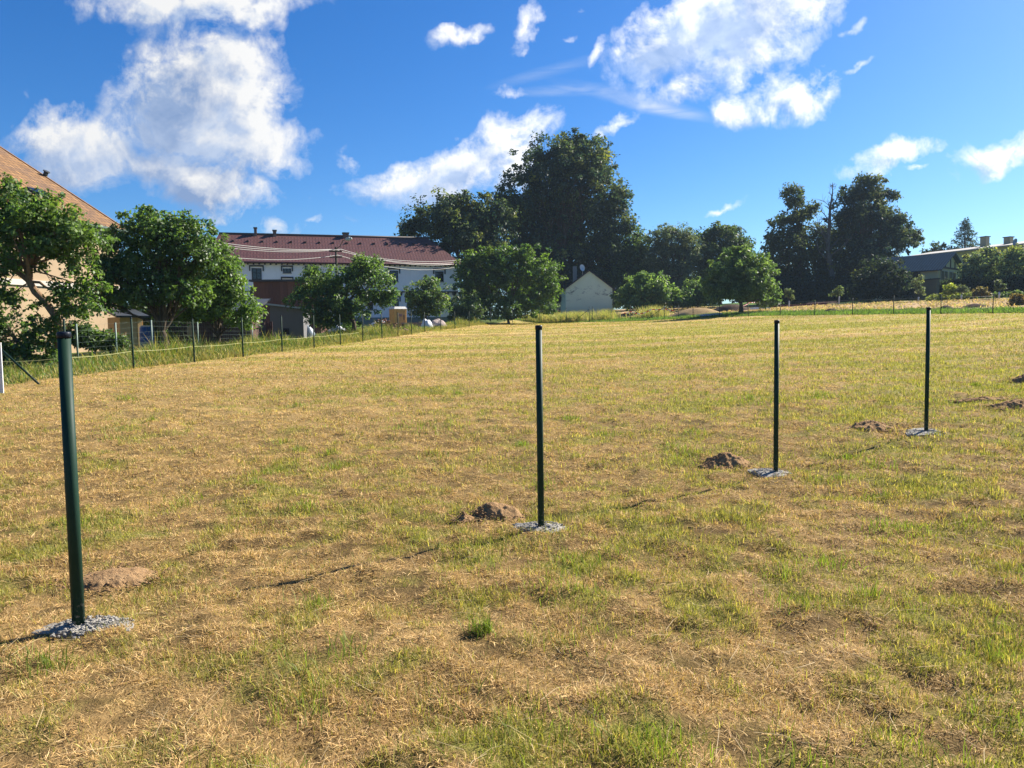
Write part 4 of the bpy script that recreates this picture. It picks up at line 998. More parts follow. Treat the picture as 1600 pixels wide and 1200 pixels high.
    MB().hexa([(x0 - .3, -.35, zt), (x1 + .3, -.35, zt), (x1 + .3, 6.3, zt + .25), (x0 - .3, 6.3, zt + .25)], [(x0 - .3, -.35, zt + .16), (x1 + .3, -.35, zt + .16), (x1 + .3, 6.3, zt + .41), (x0 - .3, 6.3, zt + .41)]).build('roof', M_greymetal_dark, rb)
    A = at(448, 533, 57); A[2] = gz(A[0], A[1]); fc = Facade(A, (1, .10))
    gs = thing('grey_shed', 'small grey lean-to shed with a single dark window and pale sloping roof', 'shed', A, fc.rz)
    x0, _ = fc.hit(422, 500); x1, _ = fc.hit(474, 500); za = fc.hit(422, 477)[1]; zb = fc.hit(474, 484)[1]
    MB().add([(x0, 0, -.8), (x1, 0, -.8), (x1, 3, -.8), (x0, 3, -.8), (x0, 0, za), (x1, 0, zb), (x1, 3, zb), (x0, 3, za)], [(0, 1, 5, 4), (1, 2, 6, 5), (2, 3, 7, 6), (3, 0, 4, 7), (0, 3, 2, 1)]).build('wall', plaster('grey_render', (.155, .15, .15)), gs)
    MB().slab([(x0 - .5, -.3, za + .19), (x1 + .3, -.3, zb + .13), (x1 + .3, 3.3, zb + .13), (x0 - .5, 3.3, za + .19)], .12).build('roof', plain('pale_roof_sheet', (.36, .40, .38), .5), gs)
    window(gs, fc, 442, 513, 452, 523, bars=(0, 0))
    MB().box(fc.hit(436, 525)[0], fc.hit(453, 525)[0], -.05, 0, -.3, fc.hit(445, 524)[1]).build('door', plain('red_brown_door', (.13, .062, .048)), gs)
    # low brown shed with pale slatted openings behind the garden trees
    A = at(310, 545, 45); A[2] = gz(A[0], A[1]); fc = Facade(A, (1, .10))
    bs = thing('brown_shed', 'low long brown wooden shed with pale slatted shutters behind the garden trees', 'shed', A, fc.rz)
    x0, _ = fc.hit(238, 520); x1, _ = fc.hit(392, 520); zt = fc.hit(310, 486)[1]
    MB().box(x0, x1, 0, 4, -.8, zt).build('wall', mottled('brown_boards', (.075, .042, .035), (.11, .065, .05), 2, .85, .2, .02, (4, 4, .5)), bs)
    MB().slab([(x0 - .3, -.5, zt + .02), (x1 + .3, -.5, zt + .02), (x1 + .3, 4.4, zt + .9), (x0 - .3, 4.4, zt + .9)], .12).build('roof', M_greymetal_dark, bs)
    Ms = mottled('pale_slats', (.52, .38, .22), (.44, .31, .18), 4, .8, .2, .01)
    for (a_, b__, t_, u_) in ((292, 302, 501, 526), (332, 341, 495, 526)):
        xa_, z1 = fc.hit(a_, t_); xb_, z0 = fc.hit(b__, u_); sh = MB()
        for i in range(4):
            xx = xa_ + (xb_ - xa_) * i / 4; sh.box(xx, xx + (xb_ - xa_) * .19, -.06, 0, z0, z1)
        sh.build('shutter', Ms, bs)
    for (px0, px1) in ((396, 422), (422, 452)):
        pass
    A = at(408, 545, 52); A[2] = gz(A[0], A[1]); fc = Facade(A, (1, .06))
    wf = thing('board_fence', 'red brown upright board fence panel left of the grey shed', 'fence', A, fc.rz); x0, _ = fc.hit(390, 520); x1, _ = fc.hit(424, 520); zt = fc.hit(408, 503)[1]
    bm_ = MB(); x = x0; q = random.Random(4)
    while x < x1: bm_.box(x, x + .125, -.02 + q.uniform(-.008, .008), .02, -.2, zt + q.uniform(-.06, .06)); x += .14
    bm_.box(x0, x1, .02, .07, .35, .45).box(x0, x1, .02, .07, zt - .4, zt - .3).build('boards', mottled('fence_boards', (.13, .062, .05), (.09, .045, .04), 3, .85, .2, .01, (3, 3, .4)), wf)
    pp = MB()
    for xx in (x0 + .2, (x0 + x1) / 2, x1 - .2): pp.box(xx - .05, xx + .05, .07, .17, -.3, zt - .1)
    pp.build('posts', M_bark, wf)
    # sunlit tan wooden hut corner behind the weeds
    A = at(208, 540, 41); A[2] = gz(A[0], A[1]); fc = Facade(A, (.75, .66))
    hb = thing('tan_hut', 'sunlit tan wooden hut seen below the tallest left garden tree', 'hut', A, fc.rz); x0, _ = fc.hit(188, 520); x1, _ = fc.hit(224, 520); zt = fc.hit(215, 495)[1]
    Mh = mottled('tan_boards', (.46, .29, .13), (.40, .25, .12), 2, .8, .2, .015, (4, 4, .4))
    MB().box(x0, x1, 0, 2.4, -.5, zt).build('wall', Mh, hb); MB().slab([(x0 - .25, -.35, zt + .05), (x1 + .25, -.35, zt + .05), (x1 + .25, 2.7, zt + .55), (x0 - .25, 2.7, zt + .55)], .1).build('roof', M_greymetal_dark, hb)
    MB().box(x1 - .28, x1 - .06, -.06, 0, -.3, zt - .02).build('corner_post', mottled('tan_post', (.55, .36, .17), (.5, .32, .15), 3, .8, .2, .01), hb)
    # ===== yellow house with light roof at the right
    A = at(1430, 460, 110); Bp = at(1600, 455, 96); d = (Bp - A)[:2]; A[2] = gz(A[0], A[1]); fc = Facade(A, d)
    yh = thing('yellow_house', 'yellow rendered house with a long shallow light metal roof at the right edge', 'house', A, fc.rz)
    L = 26; ze = .5 * (fc.hit(1440, 399)[1] + fc.hit(1590, 383)[1]); D = 10
    zr = ze + D / 2 * .15
    My = plaster('yellow_render', (.60, .53, .27), (.52, .46, .25))
    gable_prism(-1, L, 0, D, -3, ze, zr).build('wall', My, yh)
    o = .6; kk = .15; e0 = ze - o * kk + .15; zt = zr + .15; rf = MB()
    rf.slab([(-1.6, -o, e0), (L + .6, -o, e0), (L + .6, D / 2, zt), (-1.6, D / 2, zt)], .16); rf.slab([(L + .6, D + o, e0), (-1.6, D + o, e0), (-1.6, D / 2, zt), (L + .6, D / 2, zt)], .16)
    roof = rf.build('roof', mottled('light_roof_sheet', (.42, .39, .33), (.34, .31, .27), .8, .6, .3, .01), yh)
    for px, tp, w in ((1538.5, 369.5, 8), (1575.5, 370, 6)):
        cx, zc = fc.hit(px, tp, 3.2); hw = w / 2 / 1200 * 103; c = MB().box(cx - .42, cx + .42, 2.9, 3.6, zr - .6, zc - .1).build('chimney', plaster('chimney_yellow', (.36, .33, .22)), roof)
        MB().box(cx - .52, cx + .52, 2.8, 3.7, zc - .1, zc).build('chimney_cap', M_greymetal_dark, c)
    for w in ((1505, 398, 1514, 410), (1556, 392, 1566, 406), (1478, 402, 1486, 413), (1505, 420, 1513, 432)):
        window(yh, fc, *w, bars=(1, 0))
    dx, dz = fc.hit(1589, 378, -.5); dm = MB(); nrm = np.array([-.2, -.95, .25]); nrm /= np.linalg.norm(nrm); a1 = np.cross(nrm, (0, 0, 1)); a1 /= np.linalg.norm(a1)
    dish(dm, np.array([dx, -.8, dz]), .42, nrm, a1, np.cross(nrm, a1)); dm.tube([(dx, -.75, dz), (dx, -.1, dz - .3), (dx, 0, dz - .3)], .03, 6).build('satellite_dish', plain('dish_grey_blue', (.33, .40, .45)), yh)
    # ===== slate roofed house in front of it
    A0 = at(1465, 456, 86); A0[2] = gz(A0[0], A0[1]); d = np.array([.67, -.74]); d /= np.linalg.norm(d); L = 7.2
    S = np.array([A0[0] - d[0] * L, A0[1] - d[1] * L, A0[2]]); fc = Facade(S, d)
    sh_ = thing('slate_house', 'low house with a dark patterned slate roof and a small timbered gable', 'house', S, fc.rz)
    D = 7.5; ze = fc.hit(1462, 420)[1]; zr = ze + (at(1486, 395, 88.5)[2] - at(1465, 419, 86)[2]) * .98
    gable_prism(0, L, 0, D, -2, ze, zr).build('wall', plaster('dull_yellow_render', (.48, .44, .27), (.40, .37, .25), (.2, .2, .17), .4), sh_)
    k = (zr - ze) / (D / 2); o = .55; e0 = ze - o * k + .13; zt = zr + .13; rf = MB()
    rf.slab([(-.5, -o, e0), (L + .55, -o, e0), (L + .55, D / 2, zt), (-.5, D / 2, zt)], .12); rf.slab([(L + .55, D + o, e0), (-.5, D + o, e0), (-.5, D / 2, zt), (L + .55, D / 2, zt)], .12)
    mt = bpy.data.materials.new('patterned_slate'); nt = NT(mt); uv = uv_coord(nt); ck = nt.n('ShaderNodeTexChecker'); nt.l(nt.mapping(uv, (4.6, 4.6, 1), (0, 0, R(45))), ck.inputs[0]); ck.inputs['Scale'].default_value = 1
    ck.inputs[1].default_value = (.040, .068, .10, 1); ck.inputs[2].default_value = (.020, .036, .056, 1); nz = nt.noise(uv, 1.2, 5, .6)
    principled(nt, nt.mix(nt.ramp(nz, .4, .7, 0, .4), ck.outputs[0], (.026, .042, .06)), .95, .0, 0, ck.outputs[1], .02, .6)
    rf.build('roof', mt, sh_)
    Mdk = plain('dark_timber', (.05, .042, .036))
    xg = L; gb = MB(); gb.box(xg, xg + .06, .3, D - .3, ze + .1, ze + .3).box(xg, xg + .07, D / 2 - .1, D / 2 + .1, ze + .3, zr - .5).box(xg, xg + .07, D * .28, D * .28 + .14, ze + .3, ze + (zr - ze) * .5).box(xg, xg + .07, D * .68, D * .68 + .14, ze + .3, ze + (zr - ze) * .55)
    gb.build('gable_timbers', Mdk, sh_)
    for y0 in (D * .10, D * .45):
        f = MB().box(xg, xg + .05, y0, y0 + .1, ze - 1.3, ze - .1).box(xg, xg + .05, y0 + 2.1, y0 + 2.2, ze - 1.3, ze - .1).box(xg, xg + .05, y0 + .1, y0 + 2.1, ze - 1.3, ze - 1.2).box(xg, xg + .05, y0 + .1, y0 + 2.1, ze - .2, ze - .1).box(xg, xg + .045, y0 + 1.05, y0 + 1.15, ze - 1.2, ze - .2)
        f = f.build('window', plain('pale_frame', (.36, .34, .28)), sh_); MB().box(xg + .004, xg + .02, y0 + .05, y0 + 2.15, ze - 1.25, ze - .15).build('pane', M_glass, f)
    for w in ((1392, 428, 1406, 440), (1424, 426, 1438, 437)):
        window(sh_, fc, *w, bars=(1, 0))
    # terrace wall under the slate house
    A = at(1375, 458, 92); Bq = at(1463, 457, 82); A[2] = gz(A[0], A[1]); fc = Facade(A, (Bq - A)[:2])
    tw = thing('terrace_wall', 'long shaded ochre terrace wall with coping below the slate roofed house', 'wall', A, fc.rz); Lw = float(np.linalg.norm((Bq - A)[:2])); zt = fc.hit(1420, 441)[1]
    MB().box(-1, Lw, 0, .35, -1.5, zt).build('wall', plaster('ochre_wall', (.17, .15, .09), (.12, .11, .08), (.07, .08, .07), .5), tw); MB().box(-1.05, Lw + .05, -.07, .42, zt, zt + .12).build('coping', Mdk, tw)
    # red roofed house glimpsed left of the green house
    A = at(868, 489, 128); A[2] = gz(A[0], A[1]); fc = Facade(A, (1, 0)); rh = thing('red_roofed_house', 'distant house with orange red roof peeping out left of the green house', 'house', A, 0)
    ze = fc.hit(870, 463)[1]; zr = fc.hit(870, 451)[1]; gable_prism(-4, 2.4, 0, 6, -1.5, ze, zr).build('wall', plaster('cream', (.5, .46, .38)), rh)
    rf = MB(); k = (zr - ze) / 3; rf.slab([(-4.4, -.4, ze - .4 * k + .12), (2.8, -.4, ze - .4 * k + .12), (2.8, 3, zr + .12), (-4.4, 3, zr + .12)], .12); rf.slab([(2.8, 6.4, ze - .4 * k + .12), (-4.4, 6.4, ze - .4 * k + .12), (-4.4, 3, zr + .12), (2.8, 3, zr + .12)], .12)
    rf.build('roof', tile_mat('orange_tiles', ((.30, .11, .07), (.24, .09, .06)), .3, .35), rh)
# ------------------------------------------------------------------ posts, fences, heaps and yard things
def powder(name, c, rough=.5):
    mt = bpy.data.materials.new(name); nt = NT(mt); o = obj_coord(nt); n = nt.noise(o, 60, 3, .6); n2 = nt.noise(nt.mapping(o, (6, 6, 1.2)), 3, 5, .7)
    cc = nt.mix(nt.ramp(n2, .5, .8, 0, .35), c, tuple(x * 1.7 + .012 for x in c))
    zz = nt.n('ShaderNodeSeparateXYZ'); nt.l(o, zz.inputs[0]); sp_ = nt.math('MULTIPLY', nt.ramp(zz.outputs[2], .20, .02), nt.ramp(nt.noise(o, 40, 4, .6), .56, .64))
    cc = nt.mix(sp_, cc, (.26, .25, .23))      # dried cement splashes low on the tube
    principled(nt, cc, nt.ramp(n2, .3, .8, rough, rough + .15), .16, 0, n, .0006, .35); return mt
M_post = powder('dark_green_powder_coat', (.010, .034, .022))
M_cap = powder('black_blue_cap', (.012, .016, .026), .32)
M_conc = None

def concrete_mat():
    mt = bpy.data.materials.new('raw_concrete'); nt = NT(mt); o = obj_coord(nt); a = nt.noise(o, 14, 6, .7); b = nt.noise(o, 90, 4, .7)
    c = nt.mix(nt.ramp(a, .3, .7), (.29, .27, .235), (.39, .365, .32)); c = nt.mix(nt.ramp(b, .55, .75, 0, .6), c, (.12, .115, .11))
    principled(nt, c, .95, .15, 0, nt.math('ADD', a, b), .012, 1.); return mt

def footing(parent, rx, ry, seed, off=(0, 0), stones=70, wx=0, wy=0):
    rg = np.random.default_rng(seed); mb = MB(); n = 48; vs = []; fs = []
    rings = (0, .35, .62, .82, .94, 1.0, 1.04)
    for j, q in enumerate(rings):
        for k in range(n):
            a = 2 * math.pi * k / n
            e = 1 + .20 * math.sin(2 * a + seed) + .15 * math.sin(3 * a + seed * 2) + .09 * math.sin(7 * a + seed) + .08 * math.sin(13 * a) + rg.normal(0, .05)
            x = off[0] + rx * q * e * math.cos(a); y = off[1] + ry * q * e * math.sin(a)
            h = .020 * (1 - q ** 3) + rg.normal(0, .0035)
            if j == len(rings) - 1: h = -.05
            g0 = float(ground(wx + x, wy + y)) - float(ground(wx, wy)) + .012
            vs.append((x, y, g0 + h))
    for j in range(len(rings) - 1):
        for k in range(n): fs.append((j * n + k, j * n + (k + 1) % n, (j + 1) * n + (k + 1) % n, (j + 1) * n + k))
    mb.add(vs, fs)
    for i in range(stones):
        a = rg.uniform(0, 6.28); q = rg.random() ** .5 * 1.12; x = off[0] + rx * q * math.cos(a); y = off[1] + ry * q * math.sin(a); s = rg.uniform(.003, .012)
        g0 = float(ground(wx + x, wy + y)) - float(ground(wx, wy)) + .012
        mb.lump((x, y, g0 + .028 * max(0, 1 - q ** 4) + .2 * s), (s, s * .8, s * .8), int(rg.integers(1e6)))
    return mb.build('concrete_footing', M_conc, parent)

def soil_mat():
    mt = bpy.data.materials.new('dug_soil'); nt = NT(mt); o = obj_coord(nt); a = nt.noise(o, 6, 6, .7); b = nt.noise(o, 45, 5, .75)
    c = nt.mix(nt.ramp(a, .3, .7), (.28, .165, .08), (.40, .255, .13)); c = nt.mix(nt.ramp(b, .5, .75, 0, .6), c, (.42, .28, .15))
    principled(nt, c, 1., .05, 0, nt.math('ADD', a, nt.math('MULTIPLY', b, .8)), .035, 1.); return mt

def heap(p, rx, ry, h, seed, label, mat, rot=0.):
    """pile of dug soil: an uneven cone of crumbs"""
    rg = np.random.default_rng(seed); n = 64; m_ = 64; xs = np.linspace(-1.35, 1.35, n); X, Y = np.meshgrid(xs, xs); X = X.ravel(); Y = Y.ravel()
    c_, s_ = math.cos(rot), math.sin(rot); wx = p[0] + (X * c_ * rx - Y * s_ * ry); wy = p[1] + (X * s_ * rx + Y * c_ * ry)
    r = np.hypot(X - .12 * math.sin(seed), Y) * (1 + .9 * (fbm(X * 1.5 + seed, Y * 1.5, seed, 3) - .5))
    hh = h * np.clip(1 - r, 0, 1) ** .8 + .5 * h * (fbm(wx * 7, wy * 7, seed + 3, 4) - .5) * (r < 1.1) + .55 * h * (fbm(wx * 20, wy * 22, seed + 9, 3) - .5)
    z = ground(wx, wy) - p[2] + np.where(r < 1.0, .022 + hh, .022 - (r - 1) * .16)
    V = [(wx[i] - p[0], wy[i] - p[1], z[i]) for i in range(len(X))]
    F = [(j * n + i, j * n + i + 1, (j + 1) * n + i + 1, (j + 1) * n + i) for j in range(n - 1) for i in range(n - 1)]
    mb = MB().add(V, F, True)
    for i in range(260):
        a = rg.uniform(0, 6.28); q = rg.random() ** .7 * 1.75; lx = rx * q * math.cos(a); ly = ry * q * math.sin(a); x = lx * c_ - ly * s_; y = lx * s_ + ly * c_; s = rg.uniform(.004, .019) * (rx / .35) ** .5
        zz = float(ground(p[0] + x, p[1] + y)) - p[2] + .02 + h * max(0, 1 - q) ** .9 * .95
        mb.lump((x, y, zz), (s, s * .9, s * .7), int(rg.integers(1e6)), 5)
    o = mb.build('soil_heap', mat); o.location = tuple(p); tag(o, label, 'soil heap', 'heaps of dug soil beside the new posts'); return o

POSTS = [(123.5, 985, 4.11, 518, .0325, 'nearest and thickest dark green post at the left, in a gravelly grey concrete patch'),
         (845.5, 828, 6.0, 508, .0255, 'second dark green foreground post from the left, in mid picture below the huge rounded bush'),
         (1212, 742, 7.93, 500, .0245, 'third dark green post from the left, standing just right of a pointed soil heap'),
         (1447, 676, 9.72, 480, .0245, 'fourth and farthest foreground post, dark green, right of a low wide soil heap')]
def make_posts():
    global M_conc
    M_conc = concrete_mat(); ms = soil_mat()
    pad = [(.21, .14, (.055, .0), 320), (.19, .16, (.0, .02), 150), (.19, .17, (-.05, .03), 100), (.26, .2, (-.02, .0), 100)]
    for i, (px, py, Y, top, r, lab) in enumerate(POSTS):
        b = at(px, py, Y); z = gz(b[0], b[1]); h = at(px, top, Y)[2] - z
        t = thing('fence_post', lab, 'post', (b[0], b[1], z), 0, 'newly set green posts in the foreground')
        n = 20; MB().tube([(0, 0, -.06), (0, 0, h - .030)], r, n).build('pole', M_post, t)
        rc = r + .0028
        MB().tube([(0, 0, h - .034), (0, 0, h - .008), (0, 0, h - .002), (0, 0, h)], [rc, rc, rc - .003, rc - .010], n).build('cap', M_cap, t)
        rx, ry, off, st = pad[i]; footing(t, rx, ry, i + 2, off, st, b[0], b[1])
        BARE.append((b[0] + off[0], b[1] + off[1], rx * .72, ry * .72))
    # soil heaps
    for (px, py, Y, rx, ry, h, sd_, lab) in ((175, 893, 4.95, .21, .17, .04, 1, 'flattened brown soil heap just behind the nearest post at the left'), (768, 795, 6.45, .22, .17, .105, 2, 'pointed brown soil heap left of the second post'),
                                            (1133, 718, 8.5, .22, .2, .115, 3, 'dark pointed soil heap left of the third post'), (1362, 666, 10.2, .28, .23, .09, 4, 'low wide dark soil heap left of the fourth post'),
                                            (1590, 640, 11.4, .30, .2, .10, 5, 'dark soil patch cut by the right edge, level with the fourth post'), (1606, 598, 14.4, .28, .25, .15, 6, 'farthest dark soil heap at the right edge of the field')):
        b = at(px, py, Y); p = np.array([b[0], b[1], gz(b[0], b[1])]); heap(p, rx, ry, h, sd_, lab, ms); BARE.append((b[0], b[1], rx * .55, ry * .55)) if h > .06 else BARE.append((b[0], b[1], rx * .3, ry * .3))
    b = at(724, 806, 6.3); p = np.array([b[0], b[1], gz(b[0], b[1])]); heap(p, .07, .06, .07, 8, 'small dark clod of soil at the left foot of the pointed heap', ms)
    b = at(1535, 630, 12.2); p = np.array([b[0], b[1], gz(b[0], b[1])]); heap(p, .34, .12, .05, 9, 'thin dark streak of spilled soil left of the right edge patch', ms); BARE.append((b[0], b[1], .34, .12))
    # far green posts, left row then back row
    M_pf = powder('fence_post_green', (.010, .030, .018), .55); ordn = 'first second third fourth fifth sixth seventh eighth ninth tenth eleventh twelfth thirteenth fourteenth fifteenth sixteenth seventeenth eighteenth nineteenth twentieth'.split()
    proto = None
    def far_post(x, y, h, lab, grp, brace=None):
        nonlocal proto
        z = gz(x, y)
        if proto is None:
            proto = thing('line_post', lab, 'post', (x, y, z), 0, grp)
            MB().tube([(0, 0, -.3), (0, 0, .985)], .024, 10).build('pole', M_pf, proto); MB().tube([(0, 0, .98), (0, 0, .996), (0, 0, 1.0)], [.027, .027, .018], 10).build('cap', M_cap, proto); t = proto
        else:
            t = copy_tree(proto); t.location = (x, y, z)
        t.scale = (1.15, 1.15, h); t.rotation_euler = (random.uniform(-.014, .014), random.uniform(-.014, .014), 0); t['label'] = lab; t['group'] = grp
        for (ex, ey, eh) in (brace or []):
            MB().tube([(0, 0, eh / h), (ex / 1.15, ey / 1.15, (gz(x + ex, y + ey) - z - .05) / h)], .019, 8).build('brace', M_pf, t)
        return t
    lefts = [(209, 577, 22, 496), (304, 566, 25.2, 498), (380, 558, 28.3, 496), (441, 550.5, 31.5, 493), (491, 544, 34.7, 492), (532, 539, 37.8, 491), (567, 533, 41, 490), (597, 529, 44.2, 489), (622, 525, 47.4, 488), (643, 523, 50.5, 487), (664, 520.5, 53.7, 487),
             (689, 517, 57.5, 487), (711, 514.5, 61.5, 486), (733, 512.5, 66, 486), (767, 510, 72, 486), (801, 508, 80, 485)]
    pts = []
    for i, (px, py, Y, tp) in enumerate(lefts):
        b = at(px, py, Y); far_post(b[0], b[1], min(1.6, at(px, tp, Y)[2] - gz(b[0], b[1])), f'slim dark green post, {ordn[i + 1]} from the near end of the left edge row', 'slim posts along the left edge of the field'); pts.append((b[0], b[1]))
    b = at(105, 584, 19); t0 = far_post(b[0], b[1], at(105, 498, 19)[2] - gz(b[0], b[1]), 'slim post half hidden behind the nearest thick post, first of the left edge row', 'slim posts along the left edge of the field'); pts.insert(0, (b[0], b[1]))
    b = at(-18, 592, 18.2); e = at(63, 587, 17.6); far_post(b[0], b[1], 1.5, 'braced corner post beyond the left picture edge whose slanting strut comes into view', 'slim posts along the left edge of the field', [(e[0] - b[0], e[1] - b[1], 1.15)]); pts.insert(0, (b[0], b[1]))
    # yellow string along the left posts
    sp = [(x, y, gz(x, y) + .52) for x, y in pts[:9]]
    M_str = plain('pale_yellow_string', (.55, .55, .25)); o = MB(); path = []
    for a, c in zip(sp[:-1], sp[1:]):
        for k in range(6): t = k / 6; path.append((a[0] + (c[0] - a[0]) * t - .03, a[1] + (c[1] - a[1]) * t, a[2] + (c[2] - a[2]) * t - .03 * math.sin(math.pi * t)))
    tag(o.tube(path, .0045, 5).build('guide_string', M_str), 'pale yellow string stretched from post to post along the left edge of the field', 'string')
    backs = [(843, 505, 91, 484), (885, 504, 85.4, 481), (921, 503, 83, 479), (926, 503, 82.6, 479), (985, 502, 77.2, 478), (1038, 500, 73, 478), (1060, 499, 71.3, 477), (1083, 497.5, 69, 475.5), (1124, 496, 66.2, 474), (1169, 494.5, 63.5, 472), (1219, 493.5, 60.8, 471.5), (1273, 493, 58, 470), (1332, 492, 55.3, 465),
             (1396, 491.5, 52.6, 462), (1470, 491, 49.9, 460), (1551, 490, 47.1, 459), (1640, 490, 44.4, 458)]
    bp = []
    for i, (px, py, Y, tp) in enumerate(backs[:-1]):
        b = at(px, py, Y); br = None
        if px == 921: br = [(-1.9, 1.2, 1.35)]
        if px == 1038: br = [(-1.7, 1.2, 1.2), (1.5, -1.8, 1.2)]
        if px == 985: br = [(1.4, -1.2, 1.4)]
        lab = f'slim dark green post, {ordn[i]} from the left in the back row'
        if px in (921, 926): lab = ('left' if px == 921 else 'right') + ' one of the two close set posts before the green gable wall'
        far_post(b[0], b[1], at(px, tp, Y)[2] - gz(b[0], b[1]), lab, 'slim posts along the back of the field', br); bp.append((b[0], b[1]))
    M_w = plain('fence_wire', (.12, .15, .13), .5, .4, .3)
    for hgt, lab in ((1.05, 'upper thin wire strung along the back row of posts'), (.35, 'lower thin wire strung along the back row of posts')):
        path = [(x, y - .03, gz(x, y) + hgt) for x, y in bp[5:]]
        tag(MB().tube(path, .008, 4).build('fence_wire', M_w), lab, 'wire', 'wires along the back row of posts')
    # red and white barrier tape
    mt = bpy.data.materials.new('barrier_tape'); nt = NT(mt); s_ = nt.n('ShaderNodeSeparateXYZ'); nt.l(obj_coord(nt), s_.inputs[0]); fr = nt.math('FRACT', nt.math('MULTIPLY', s_.outputs[0], 2.2)); principled(nt, nt.mix(nt.math('GREATER_THAN', fr, .5), (.6, .05, .04), (.7, .68, .66)), .5)
    for chain, lab in ((((975, 490, 78), (985, 487, 77), (1000, 491, 76), (1018, 484, 74.6), (1038, 483, 73.2), (1058, 486, 71.5)), 'red and white barrier tape sagging between posts left of the hay mound'),
                       (((1160, 478, 71), (1172, 473, 76), (1190, 471, 79), (1205, 474, 80), (1222, 476, 82)), 'red and white barrier tape tied round the bright round tree')):
        path = []
        for (a, b_, c_), (a2, b2, c2) in zip(chain[:-1], chain[1:]):
            for k in range(5):
                t = k / 5; path.append(at(a + (a2 - a) * t, b_ + (b2 - b_) * t + 1.2 * math.sin(math.pi * t), c_ + (c2 - c_) * t))
        mb = MB()
        for p, q in zip(path[:-1], path[1:]): mb.slab([p, q, q + np.array([0, .004, .09]), p + np.array([0, .004, .09])], .006)
        tag(mb.build('barrier_tape', mt), lab, 'barrier tape')
    # old wire mesh fence in the garden
    gt = [(120, 21.8 + 5, 505, 545), (182, 28.5, 504, 546), (238, 30, 500, 545), (394, 41, 500, 543)]
    b0 = at(121, 550, 27); mf = thing('mesh_fence', 'old pale green wire mesh fence on thin posts among the garden weeds', 'fence', (b0[0], b0[1], gz(b0[0], b0[1])))
    M_pg = plain('pale_green_post', (.20, .27, .23), .5); B = np.array(mf.location); prev = None
    for px, Y, tp, _b in ((121, 27, 506, 0), (182, 28.5, 504, 0), (238, 30, 500, 0), (310, 34, 503, 0), (395, 40, 506, 0)):
        b = at(px, 545, Y); z = gz(b[0], b[1]); h = min(1.7, at(px, tp, Y)[2] - z); p = np.array([b[0], b[1], z]) - B
        MB().tube([p + (0, 0, -.2), p + (0, 0, h)], .032, 8).build('post', M_pg, mf)
        if prev is not None:
            a, ha = prev; mw = MB(); L = np.linalg.norm(p - a)
            for s_ in np.linspace(.03, .97, 7): mw.tube([a + (0, 0, ha * s_), p + (0, 0, h * s_)], .0022, 3, False)
            k = int(L / .22)
            for j in range(1, k): t = j / k; q = a + (p - a) * t; hh = ha + (h - ha) * t; mw.tube([q + (0, 0, .03), q + (0, 0, hh * .97)], .002, 3, False)
            mw.build('wire_mesh', M_pg, mf)
        prev = (p, h)

